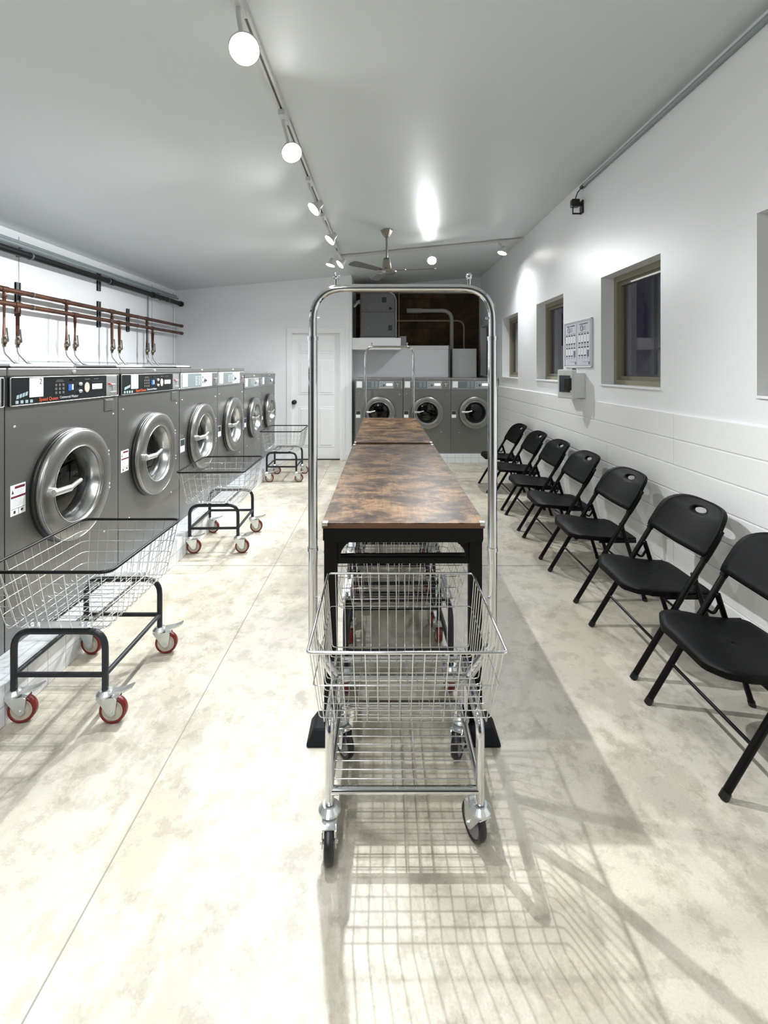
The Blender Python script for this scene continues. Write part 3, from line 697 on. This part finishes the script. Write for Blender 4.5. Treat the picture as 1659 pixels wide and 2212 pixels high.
# ------------------------------------------------------------------ wire laundry carts
def basket(parent, rim, rimZ, bot, botZ, nu, nv, wr, rimr, rim_mat, rings, name='wire_basket', cr=.035):
    br = .022 if cr > .02 else .012
    """rim / bot = (x0, x1, y0, y1); tapered wire basket"""
    P = lambda t: tuple(b+(r-b)*t for r, b in zip(rim, bot))
    m = MB(); n = 6
    for t in rings:
        x0,x1,y0,y1 = P(t); z = botZ+(rimZ-botZ)*t
        m.tube(fillet([(x0,y0,z),(x1,y0,z),(x1,y1,z),(x0,y1,z)], cr, 3, True), wr, n, closed=True)
    for i in range(nu):      # U wires across x
        s = (i+.5)/nu if nu > 1 else .5
        ys = bot[2]+(bot[3]-bot[2])*s; yr = rim[2]+(rim[3]-rim[2])*(.02+.96*s)
        m.tube(fillet([(rim[0],yr,rimZ),(bot[0],ys,botZ),(bot[1],ys,botZ),(rim[1],yr,rimZ)], br, 2), wr, n)
    for i in range(nv):      # U wires along y
        s = (i+.5)/nv; xs = bot[0]+(bot[1]-bot[0])*s; xr = rim[0]+(rim[1]-rim[0])*(.02+.96*s)
        m.tube(fillet([(xr,rim[2],rimZ),(xs,bot[2],botZ-.003),(xs,bot[3],botZ-.003),(xr,rim[3],rimZ)], br, 2), wr, n)
    o = m.build(name, 'wire', parent)
    x0,x1,y0,y1 = rim
    MB().tube(fillet([(x0,y0,rimZ),(x1,y0,rimZ),(x1,y1,rimZ),(x0,y1,rimZ)], cr*1.1, 4, True), rimr, 10, closed=True).build('basket_rim', rim_mat, o)
    return o

def laundry_cart():
    r = empty('laundry_cart', (0,0,0)); r['category'] = 'cart'
    hx, hy, zt, tr = .178, .222, .355, .0122
    for s in (-1, 1):
        y = s*hy
        MB().tube(fillet([(-hx,y,.120),(-hx,y,zt),(hx,y,zt),(hx,y,.120)], .07, 6), tr, 12).build('leg_frame', 'cart_frame', r)
        MB().tube([(-hx,y,.185),(hx,y,.185)], .010, 10).build('crossbar', 'cart_frame', r)
    for s in (-1, 1):
        MB().tube([(s*hx,-hy,.185),(s*hx,hy,.185)], .010, 10).build('side_rail', 'cart_frame', r)
        MB().tube([(s*hx*.45,-hy,zt),(s*hx*.45,hy,zt)], .009, 10).build('top_rail', 'cart_frame', r)
    basket(r, (-.245,.245,-.305,.305), .62, (-.205,.205,-.245,.245), .375, 13, 10, .0015, .0065, 'black_rim', (.2,.4,.6,.8))
    for s in (-1, 1):
        MB().bbox(-.125,.125,s*hy-.022,s*hy+.022,.3775,.3805,.001).build('strap_plate', 'zinc', r)
        bb = MB()
        for x in (-.11,-.085,.085,.11): bb.lathe([(.0001,.008),(.007,.006),(.008,0)], 8, Matrix.Translation((x,s*hy,.3805)))
        bb.build('bolt', 'zinc', r)
    a = {(-1,-1): .15, (1,-1): .05, (-1,1): -.15, (1,1): .1}
    for (sx, sy), ang in a.items():
        wheel_part(r, (sx*hx, sy*hy, 0), ang, .051, 'red_wheel', 'wheel_core', .030, True)
    return r
cart = laundry_cart(); GC = 'wire laundry carts with black rims'
c2, c3, c4, c5, c6 = [copy_tree(cart) for _ in range(5)]
place(cart, (-1.262, 2.045, 0), 0, 'wire laundry cart with black rim, largest and nearest, in front of the washers', GC)
place(c2, (-1.272, 3.71, 0), .035, 'wire laundry cart with black rim, middle of the three in the washer aisle', GC)
place(c3, (-1.235, 5.88, 0), .015, 'wire laundry cart with black rim, farthest in the aisle, before the white door', GC)
place(c4, (.060, 2.150, 0), PI/2+.02, 'wire laundry cart pushed under the near end of the front table', GC)
place(c5, (.045, 2.655, 0), PI/2-.01, 'wire laundry cart under the middle of the front table', GC)
place(c6, (.055, 3.158, 0), PI/2, 'wire laundry cart under the far end of the front table', GC)

# ------------------------------------------------------------------ chrome carts with hanging rack
def rack_cart():
    r = empty('garment_rack_cart', (0,0,0)); r['category'] = 'cart'      # local origin: x = .062, y = 1.50
    hx, y0, y1, zt = .2165, -.155, .19, .365
    for y in (y0, y1):
        MB().tube([(-hx,y,.166),(hx,y,.166)], .0115, 14).build('crossbar', 'chrome', r)
    MB().tube([(-hx,.03,zt),(hx,.03,zt)], .0115, 14).build('top_crossbar', 'chrome', r)
    MB().tube([(-hx,y1-.06,zt),(hx,y1-.06,zt)], .009, 12).build('top_crossbar', 'chrome', r)
    for s in (-1, 1):
        MB().tube(fillet([(s*hx,y0,.130),(s*hx,y0,zt),(s*hx,y1,zt),(s*hx,y1,.130)], .05, 6), .0125, 14).build('leg_frame', 'chrome', r)
        MB().tube([(s*hx,y0,.166),(s*hx,y1,.166)], .0105, 12).build('side_rail', 'chrome', r)
    sh = MB()
    for i in range(11):
        y = y0+.03+i*.0318; sh.tube([(-hx+.008,y,.172),(hx-.008,y,.172)], .0019, 6)
    for x in (-.035, .0, .035): sh.tube([(x,y0,.169),(x,y1,.169)], .0022, 6)
    sh.build('bottom_wire_shelf', 'wire', r)
    bk = basket(r, (-.260,.260,-.285,.185), .640, (-.243,.243,-.183,.18), .385, 13, 16, .0016, .0040, 'wire', (.54,), 'wire_basket', .010)
    # hanging rack
    px = .288
    up = fillet([(-px,0,.62),(-px,0,1.637),(px,0,1.637),(px,0,.62)], .105, 9)
    MB().tube(up, .0125, 16).build('hanging_bar', 'chrome', r)
    for s in (-1, 1):
        lo = fillet([(s*px,0,1.47),(s*px,0,.50),(s*(hx+.004),.03,.378)], .05, 5)
        po = MB().tube(lo, .0150, 16).build('upright', 'chrome', r)
        for z in (1.475, .80): MB().tube([(s*px,0,z-.006),(s*px,0,z+.006)], .0172, 16).build('collar', 'chrome', po)
        MB().tube([(s*(px-.014),0,1.54),(s*(px-.022),0,1.54)], .004, 8).build('snap_button', 'chrome', po)
        hk = MB(); hk.tube([(s*(px-.075),0,1.645),(s*(px-.075),0,1.668)], .006, 10); hk.lathe([(.0001,.012),(.008,.009),(.0105,0),(.008,-.009),(.0001,-.012)], 14, Matrix.Translation((s*(px-.075),0,1.674)))
        hk.build('end_knob', 'chrome', r)
    for (x, y, a) in ((-hx, y0, -1.50), (hx, y0, 1.95), (-hx, y1, -1.0), (hx, y1, -2.0)):
        wheel_part(r, (x, y, 0), a, .051, 'black_wheel', 'grey_hub', .026, False, 'zinc')
    return r
rk = rack_cart(); rk2 = copy_tree(rk); GR = 'chrome carts with hanging racks'
place(rk, (.062, 1.50, 0), 0, 'chrome wire cart with tall hanging rack, large, before the front table', GR)
place(rk2, (.074, 5.62, 0), 0, 'chrome wire cart with tall hanging rack, small, behind the far table', GR)

# ------------------------------------------------------------------ tables
def table():
    r = empty('folding_table', (0,0,0)); r['category'] = 'table'       # local: x centre, y from 0 (front) to L
    L = 1.775; hw = .30; zt = .81
    for k in (0, 1):
        ya = .001+k*L/2; tp = MB().m(0).bbox(-hw, hw, ya, ya+L/2-.002, zt-.004, zt, .0015).m(1).bbox(-hw, hw, ya, ya+L/2-.002, zt-.020, zt-.0035, .002)
        tp.build('table_top', ['wood', 'wood_edge'], r)
    f = MB()
    f.box(-hw+.006, hw-.006, .012, .036, .735, .790)
    for s in (-1, 1): f.box(s*(hw-.012)-.012, s*(hw-.012)+.012, .03, L-.03, .735, .790)
    f.box(-hw+.006, hw-.006, L-.036, L-.012, .735, .790); f.box(-hw+.02, hw-.02, L/2-.02, L/2+.02, .75, .789)
    f.build('apron', 'table_black', r)
    for yk, yy in enumerate((.03, L-.07)):
        for s in (-1, 1):
            xa, xb = (hw-.052, hw-.004) if s > 0 else (-hw+.004, -hw+.052)
            MB().bbox(xa, xb, yy, yy+.040, .03, .790, .003).build('leg', 'table_black', r)
            # trapezoid rubber block under the leg
            xc = (xa+xb)/2+s*.012; yc = yy+.02; a, b2 = .075, .045
            bl = MB(); bm = bmesh.new()
            vs = [(xc-a,yc-a,0),(xc+a,yc-a,0),(xc+a,yc+a,0),(xc-a,yc+a,0),(xc-b2,yc-b2,.055),(xc+b2,yc-b2,.055),(xc+b2,yc+b2,.055),(xc-b2,yc+b2,.055)]
            bl.add(vs, [(0,3,2,1),(4,5,6,7),(0,1,5,4),(1,2,6,5),(2,3,7,6),(3,0,4,7)])
            bl.build('rubber_foot', 'rubber', r, bevel=.010)
        MB().bbox(-hw+.04, hw-.04, yy+.008, yy+.030, .645, .667, .002).build('crossbar', 'table_black', r)
        y = yy+.01
        for s in (-1, 1):
            g = MB()
            xi = s*(hw-.052); arc = [(xi-s*(.012+.072*(1-math.cos(t))), .667+.068*math.sin(t)) for t in [i*PI/16 for i in range(9)]]
            poly = [(xi, .667)] + arc + [(xi, .736)]
            g.prism(poly, y, y+.004, Matrix(((1,0,0,0),(0,0,1,0),(0,1,0,0),(0,0,0,1))))
            g.build('corner_gusset', 'table_black', r)
    cb = MB()
    for yy in (0, L):
        for s in (-1, 1):
            ya, yb = (yy-.002, yy+.022) if yy == 0 else (yy-.022, yy+.002)
            cb.bbox(s*(hw-.010)-.008, s*(hw-.010)+.011, ya, yb, zt-.010, zt+.0022, .001)
    cb.build('corner_guard', 'silver', r)
    return r
tb = table(); tb2 = copy_tree(tb); GT = 'rustic brown folding tables end to end'
place(tb, (.074, 1.718, 0), 0, 'brown wood grain table with black frame, nearer one behind the rack cart', GT)
place(tb2, (.074, 3.585, 0), 0, 'brown wood grain table, farther one toward the back washers', GT)

# ------------------------------------------------------------------ folding chairs
def shell(center_uv, inner, outer, surf, th, rings=7):
    """skin between an inner and an outer loop (lists of uv) on a surface function, with thickness th along w"""
    n = len(inner); m = MB(); vs = []
    for side in (0, 1):
        for k in range(rings+1):
            t = k/rings
            for (a, b) in zip(inner, outer):
                u = a[0]+(b[0]-a[0])*t; v = a[1]+(b[1]-a[1])*t; vs.append(surf(u, v, side*th, t))
    fs = []; K = (rings+1)*n
    for side in (0, 1):
        for k in range(rings):
            for i in range(n):
                q = [side*K+k*n+i, side*K+k*n+(i+1) % n, side*K+(k+1)*n+(i+1) % n, side*K+(k+1)*n+i]
                fs.append(q if side else q[::-1])
    m.add(vs, fs, True)
    rim = []
    for k in (0, rings):
        for i in range(n): rim.append((k*n+i, k*n+(i+1) % n, K+k*n+(i+1) % n, K+k*n+i))
    m.f += [list(f) for f in rim]; m.mi += [0]*len(rim); m.sm += [False]*len(rim)
    return m
def ray_loop(c, poly, n):
    out = []
    for i in range(n):
        a = 2*PI*i/n; d = Vector((math.cos(a), math.sin(a))); best = None
        for p, q in zip(poly, poly[1:]+poly[:1]):
            p = Vector(p); q = Vector(q); e = q-p; den = d.x*e.y-d.y*e.x
            if abs(den) < 1e-9: continue
            w_ = p-Vector(c); t = (w_.x*e.y-w_.y*e.x)/den; s = (w_.x*d.y-w_.y*d.x)/den
            if t > 0 and -1e-6 <= s <= 1+1e-6 and (best is None or t > best): best = t
        out.append((c[0]+d.x*best, c[1]+d.y*best))
    return out
def chair():
    r = empty('folding_chair', (0,0,0)); r['category'] = 'chair'      # local origin x = 1.11 (front feet), faces -x
    tube = 'tube_black'; S = .60; hw = .2125
    for s in (-1, 1):
        lg = MB().tube([(0,s*hw,.004),(S*.655,s*hw,.655)], .0125, 14).build('front_leg', tube, r)
        MB().tube([(-.001,s*hw,.0),(S*.02,s*hw,.022)], .0145, 14).build('foot_cap', 'knob', lg)
        y2 = s*(hw-.016)
        lg2 = MB().tube([(.277,y2,.458),(.42,y2,.004)], .0115, 14).build('rear_leg', tube, r)
        MB().tube([(.4155,y2,.02),(.421,y2,.0)], .0140, 14).build('foot_cap', 'knob', lg2)
        MB().tube(fillet([(.236,s*(hw-.010),.392),(.266,s*(hw-.010),.372),(.291,s*(hw-.012),.418)], .05, 5), .006, 8).build('hinge_link', tube, r)
        MB().tube([(.277,s*(hw+.010),.455),(.277,s*(hw-.026),.455)], .007, 8).build('hinge_pin', tube, r)
        MB().bbox(.15,.37,s*(hw-.022)-.004,s*(hw-.022)+.004,.342,.362,.002).build('seat_rail', tube, r)
    MB().tube([(S*.165,-hw,.165),(S*.165,hw,.165)], .0065, 10).build('crossbar', tube, r)
    MB().tube([(.375,-hw+.03,.16),(.375,hw-.03,.16)], .0065, 10).build('crossbar', tube, r)
    # seat
    poly = []
    pts = [(-.005,.0),(.0,-.12),(.035,-.195),(.09,-.214),(.16,-.208),(.235,-.188),(.33,-.186),(.385,-.18),(.392,-.10),(.39,0)]
    half = fillet([(x,y,0) for x, y in pts], .04, 4)
    poly = [(p.x,p.y) for p in half] + [(p.x,-p.y) for p in reversed(half[1:-1])]
    outer = ray_loop((.19,0), poly, 72); inner = [(.19+.0004*math.cos(2*PI*i/72), .0004*math.sin(2*PI*i/72)) for i in range(72)]
    def ssurf(u, v, w, t):
        z = .398 - .085*u - .014*math.exp(-((u-.24)/.11)**2)*(1-(v/.22)**2) - .016*max(0, (.07-u)/.07)**2
        z += .004*math.cos(v*22)*max(0, 1-u/.25)
        z -= (.003*t**12 if w == 0 else -.0)
        return Vector((u, v, z - w*(1 if t > .01 else 1)))
    shell((.19,0), inner, outer, ssurf, .024, 9).build('seat', 'plastic_black', r)
    # backrest (u = across, v = up the slope)
    L0, L1 = .535, .752
    W2 = hw+.012
    top = [(-W2,0)] + [(W2,0)]
    arc = []
    for i in range(0, 25):
        a = PI*i/24; c_, s_ = math.cos(a), math.sin(a)
        arc.append((W2*math.copysign(abs(c_)**.66, c_), .070+.178*abs(s_)**.72))
    poly = [(-W2,0)] + [(-.1,-.004),(0,-.006),(.1,-.004)] + [(W2,0)] + arc
    hc = (0, .192)
    outer = ray_loop(hc, poly, 96); inner = [(.048*math.cos(2*PI*i/96), .192+.017*math.sin(2*PI*i/96)) for i in range(96)]
    nx, nz = math.cos(math.atan(S)), -math.sin(math.atan(S))
    def bsurf(u, v, w, t):
        zz = L0+v*math.cos(math.atan(S)); xx = S*zz + .000
        bow = .035*(1-(u/W2)**2)*min(1, .4+v*3) + .012*max(0, v-.17)/.08
        off = bow-.016 + (w if w else 0) - (0 if t < .93 else (.004 if w == 0 else 0))
        return Vector((xx+nx*off, u, zz+nz*off))
    shell(hc, inner, outer, bsurf, .016, 8).build('backrest', 'plastic_black', r)
    for s in (-1, 1):
        MB().tube([(S*(L0-.012)-.002,s*hw,L0-.012),(S*.56,s*hw,.56),(S*.62,s*hw,.62),(S*.655,s*(hw-.006),.655)], [.0150,.0155,.0150,.012], 12).build('backrest_sleeve', 'plastic_black', r)
    return r
ch = chair(); GH = 'black folding chairs along the right wall'
ys_ = [(1.711,1.088,'black folding chair, nearest, cut off by the right picture edge'),
       (2.290,1.110,'black folding chair, second from the right picture edge, large seat in full view'),
       (2.965,1.130,'black folding chair, third from the right picture edge'),
       (3.590,1.136,'black folding chair, middle of the row of seven'),
       (4.180,1.148,'black folding chair, third from the back washers'),
       (4.750,1.150,'black folding chair, second from the back washers'),
       (5.380,1.145,'black folding chair at the far end, seat partly behind the chrome pole')]
chs = [ch] + [copy_tree(ch) for _ in range(6)]
for o, (y, x, lb) in zip(chs, ys_): place(o, (x, y, 0), random.uniform(-.02,.02), lb, GH)

# ------------------------------------------------------------------ right wall items
bd = empty('notice_board', (XR, 4.05, 1.59), 0, 'white board with two printed notices between the windows', 'sign')
MB().bbox(-.010, 0, -.275, .275, -.20, .195, .003).build('backing', 'paper', bd)
MB().bbox(-.016,-.002,-.280,-.272,-.205,.20,.002).bbox(-.016,-.002,.272,.280,-.205,.20,.002).bbox(-.016,-.002,-.28,.28,.192,.20,.002).bbox(-.016,-.002,-.28,.28,-.205,-.197,.002).build('frame', 'kiosk', bd)
for side, y1, lb in ((0, .262, 'printed notice, left of the two on the white board'), (1, -.008, 'printed notice, right of the two on the white board')):
    # poster seen from -x: its left edge is at larger y
    p = empty('poster', (XR-.0108, 4.05+y1, 1.40), 0, lb, 'poster', 'printed notices on the board')
    Wp, Hp = .25, .375
    MB().box(-.0012, 0, -Wp, 0, 0, Hp).build('sheet', 'poster', p)
    dk = MB(); md = MB(); bl = MB(); wh = MB()
    def rc(mb, u0, u1, v0, v1, d=.0018): mb.box(-d, -.001, -u1*Wp, -u0*Wp, v0*Hp, v1*Hp)
    for (u0,u1,v0,v1) in ((0,1,.985,1),(0,.008,0,1),(.992,1,0,1),(0,1,0,.010)): rc(md, u0,u1,v0,v1)
    rc(md,.08,.90,.740,.752)
    for i in range(4):
        u = .10+.22*i
        for v in (.695,.50,.40,.215):
            if not (i == 3 and v == .215): rc(dk, u, u+.13, v, v+.030)
        rc(wh, u+.01, u+.12, .53, .695); 
        if i < 3: rc(wh, u+.01, u+.12, .245, .40)
        else: rc(wh, u+.01, u+.12, .35, .40); rc(bl, u, u+.15, .20, .35)
        for v in (.485,.470,.455,.19,.175,.16): rc(md, u+.01, u+.10, v, v+.007)
    rc(bl,.86,.97,.03,.09); rc(md,.45,.85,.085,.095)
    for v in (.80,.835,.87): rc(md,.46,.66,v,v+.016)
    # round emblem
    rg = [(-.0018, -(.34*Wp+.022*math.cos(a)), .845*Hp+.022*math.sin(a)) for a in [2*PI*i/20 for i in range(20)]]
    md.tube(rg, .0035, 6, closed=True)
    dk.build('black_print', 'print_dark', p); md.build('grey_print', 'print', p); bl.build('blue_print', 'poster_blue', p); wh.build('white_print', 'paper', p)
    text('heading', 'THINGS TO REMEMBER' if side == 0 else 'SETTINGS MADE EASY', .017, 'print_dark', p, Matrix.Translation((-.0018,-Wp/2,.935*Hp)) @ Matrix(((0,0,-1,0),(-1,0,0,0),(0,1,0,0),(0,0,0,1))))

ks = empty('wall_terminal', (XR, 4.05, 1.24), 0, 'white wall mounted payment terminal with dark screen under the notices', 'terminal')
MB().bbox(-.095, 0, -.14, .14, -.112, .100, .008).build('housing', 'kiosk', ks)
bz = MB().bbox(-.024, .020, -.095, .095, -.125, .125, .012).build('front_bezel', 'kiosk', ks)
bz.location = (-.1135, -.040, .003); bz.rotation_euler = (0, 0, math.radians(20))
MB().bbox(-.029,-.020,-.062,.066,-.070,.074,.003).build('screen', 'screen', bz)
MB().bbox(-.055,-.020,-.078,-.020,-.052,.052,.006).build('card_reader', 'knob', bz)
MB().lathe([(.0001,.04),(.02,.038),(.024,0)],16,Matrix.Translation((-.05,-.02,.098))).build('top_cap', 'knob', ks)

cd = pipe('ceiling_conduit', [(XR-.016,-1.5,2.905),(XR-.016,3.90,2.905)], .015, 'conduit', 'grey conduit along the top of the right wall ending at the camera', 'conduit', 12)
cam = empty('security_camera', (XR, 3.97, 2.80), 0, 'small black camera on a bracket at top of the right wall', 'camera')
MB().tube(fillet([(-.016,-.07,.105),(-.016,-.03,.105),(-.03,.03,.08),(-.04,.06,.02),(-.045,.04,-.04),(-.06,.0,-.05)], .03, 4), .0045, 8).tube([(-.016,-.075,.105),(-.016,-.02,.105)], .017, 12).build('cable', 'knob', cam)
MB().bbox(-.095,-.03,-.028,.028,-.055,.01,.008).build('camera_body', 'knob', cam)
MB().bbox(-.03,0,-.012,.012,-.045,-.02,.003).bbox(-.012,0,-.03,.03,-.11,.0,.003).bbox(-.085,-.01,-.006,.006,-.115,-.103,.002).bbox(-.085,-.077,-.006,.006,-.115,-.05,.002).build('bracket', 'knob', cam)
MB().lathe([(.0001,.004),(.014,.004),(.016,0)],16,Matrix.Translation((-.095,0,-.022)) @ Matrix.Rotation(-PI/2,4,'Y')).build('lens', 'screen', cam)

# ------------------------------------------------------------------ ceiling fan
fx, fy = .035, 4.85; fz = cz(fx)
fan = empty('ceiling_fan', (fx, fy, fz), 0, 'brushed nickel three blade ceiling fan on a downrod', 'fan')
MB().lathe([(.0001,.02),(.062,.02),(.062,-.008),(.045,-.05),(.028,-.075),(.0001,-.078)], 6, smooth=False).build('canopy', 'fan', fan)
MB().tube([(0,0,-.05),(0,0,-.34)], .012, 14).build('downrod', 'fan', fan)
MB().lathe([(.0001,-.295),(.034,-.295),(.042,-.36),(.05,-.405),(.085,-.415),(.10,-.43),(.10,-.445),(.07,-.462),(.0001,-.47)], 28).build('motor', 'fan', fan)
for a in (math.radians(-13), math.radians(107), math.radians(227)):
    R3 = Matrix.Rotation(a, 4, 'Z') @ Matrix.Translation((0,0,-.425)) @ Matrix.Rotation(.20, 4, 'X')
    poly = [(.12,-.035),(.46,-.055),(.50,-.045),(.515,0),(.50,.045),(.46,.055),(.12,.035)]
    bl = MB().prism(poly, -.003, .003, R3).build('blade', 'fan_blade', fan)
    MB().prism([(.06,-.014),(.20,-.022),(.20,.022),(.06,.014)], .003, .007, R3).build('blade_bracket', 'fan', bl)

# ------------------------------------------------------------------ track lighting
TX = -.534
def track(name, p0, p1, label):
    t = empty(name, p0, 0, label, 'light track'); d = Vector(p1)-Vector(p0); L = d.length
    M4 = d.to_track_quat('X', 'Z').to_matrix().to_4x4()
    def bx(x0,x1,y0,y1,z0,z1):
        m = MB(); m.box(x0,x1,y0,y1,z0,z1); m.v = [tuple(M4 @ Vector(v)) for v in m.v]; return m
    a_ = bx(0,L,-.018,-.006,-.022,.004); b_ = bx(0,L,.006,.018,-.022,.004); c_ = bx(0,L,-.018,.018,-.004,.008)
    for q in (b_, c_): a_.add(q.v, q.f)
    a_.build('rail', 'track', t); bx(0.002,L-.002,-.0058,.0058,-.012,-.003).build('slot', 'track_slot', t)
    return t
track('light_track', (TX, -2.6, cz(TX)-.006), (TX, 6.05, cz(TX)-.006), 'long white ceiling light track running from front to back')
track('light_track', (TX+.02, 5.72, cz(TX+.02)-.012), (1.66, 5.64, cz(1.66)-.012), 'white cross track along the ceiling to the right wall')
def spot(mx, my, hx_, hy_, hz_, aim, power, label, size=118, disc=.052):
    """adapter on the track at (mx,my); lamp head centred on (hx,hy,hz) facing aim"""
    zc = cz(mx)-.028
    r = empty('track_light', (mx, my, zc), 0, label, 'light', 'white track lights')
    MB().bbox(-.018,.018,-.055,.055,-.030,.002,.004).build('adapter', 'track', r)
    hv = Vector((hx_-mx, hy_-my, hz_-zc)); aim = Vector(aim).normalized()
    MB().tube([(0,0,-.025), (0,0,-.05), hv-aim*.03], .009, 10).build('arm', 'track', r)
    Q = Matrix.Translation(hv) @ aim.to_track_quat('Z', 'Y').to_matrix().to_4x4()
    sh = MB().lathe([(.0001,-.075),(.022,-.073),(.027,-.050),(.030,-.030),(disc+.004,.006),(disc+.004,.014),(disc,.014),(disc-.001,.006)], 28, Q)
    so = sh.build('lamp_shade', 'track', r)
    MB().lathe([(disc-.001,.009),(disc*.6,.014),(.0001,.017)], 24, Q).build('bulb', 'bulb', so)
    ld = bpy.data.lights.new('lamp', 'SPOT'); ld.energy = power; ld.spot_size = math.radians(size); ld.spot_blend = .9; ld.shadow_soft_size = .016
    ld.color = (.965, .985, 1)
    lo = bpy.data.objects.new('lamp_beam', ld); COL.objects.link(lo); lo.parent = r
    lo.matrix_local = Matrix.Translation(hv+aim*.022) @ (-aim).to_track_quat('Z', 'Y').to_matrix().to_4x4()
    return r
PW = 42
def P3(px, py, Y): return ((px-828)*Y/F, Y, H-(py-795)*Y/F)
S_ = [(TX,1.72,P3(527,104,1.70),(.25,-.55,-.70),'blinding track light nearest the camera at the top of the picture'),
      (TX,2.50,P3(629,328,2.51),(.35,-.60,-.72),'blinding track light, second along the long track'),
      (TX,3.36,P3(680,450,3.43),(-.62,-.30,-.66),'track light with slanted bright oval, third along the long track'),
      (TX,4.14,P3(714,517,4.25),(-.60,-.25,-.70),'track light with slanted bright oval, fourth along the long track'),
      (TX,5.12,P3(736,570,5.25),(-.66,-.25,-.66),'track light at the corner where the two tracks meet'),
      (TX,5.45,P3(714,571,5.50),(-.25,-.10,-.90),'small track light aimed left near the back door wall'),
      (.56,5.68,P3(933,562,5.64),(-.08,-.75,-.60),'glaring round track light on the cross track right of the fan'),
      (1.42,5.65,P3(1085,545,5.63),(-.32,-.10,-.90),'small track light at the right end of the cross track')]
PWS = (.85, 2.2, 2.0, 1.6, 1.5, 1.7, 1.3, 1.0)
for (mx, my, hp, aim, lb), k in zip(S_, PWS): spot(mx, my, *hp, aim, PW*k, lb, 148 if 'small' in lb else 118)
# unseen lamps added for fill on the assumed run of track behind the camera
for i, (y, aim) in enumerate(((.75,(-.45,.1,-.85)),(-.15,(.40,.3,-.85)),(-1.0,(-.45,.5,-.7)),(-1.9,(.25,.7,-.6)))):
    spot(TX, y, TX+.02, y, cz(TX)-.17, aim, PW*.47, 'unseen track light added for fill behind the camera, number %s from it' % ('one','two','three','four')[i])

# ------------------------------------------------------------------ camera and view
cd_ = bpy.data.cameras.new('camera'); co = bpy.data.objects.new('camera', cd_); COL.objects.link(co)
co.location = (0, 0, H); co.rotation_euler = (PI/2, 0, 0)
cd_.sensor_fit = 'VERTICAL'; cd_.sensor_height = 24; cd_.lens = 24*F/2212
cd_.shift_x = 1.5/2212; cd_.shift_y = -(1106-795)/2212; cd_.clip_start = .02; cd_.clip_end = 100
scn.camera = co
scn.view_settings.view_transform = 'Standard'; scn.view_settings.look = 'None'
scn.view_settings.exposure = 1.42; scn.view_settings.gamma = 1; scn.view_settings.use_curve_mapping = False
scn.cycles.max_bounces = 10; scn.cycles.diffuse_bounces = 6; scn.cycles.glossy_bounces = 5; scn.cycles.transmission_bounces = 8
scn.cycles.sample_clamp_indirect = 6
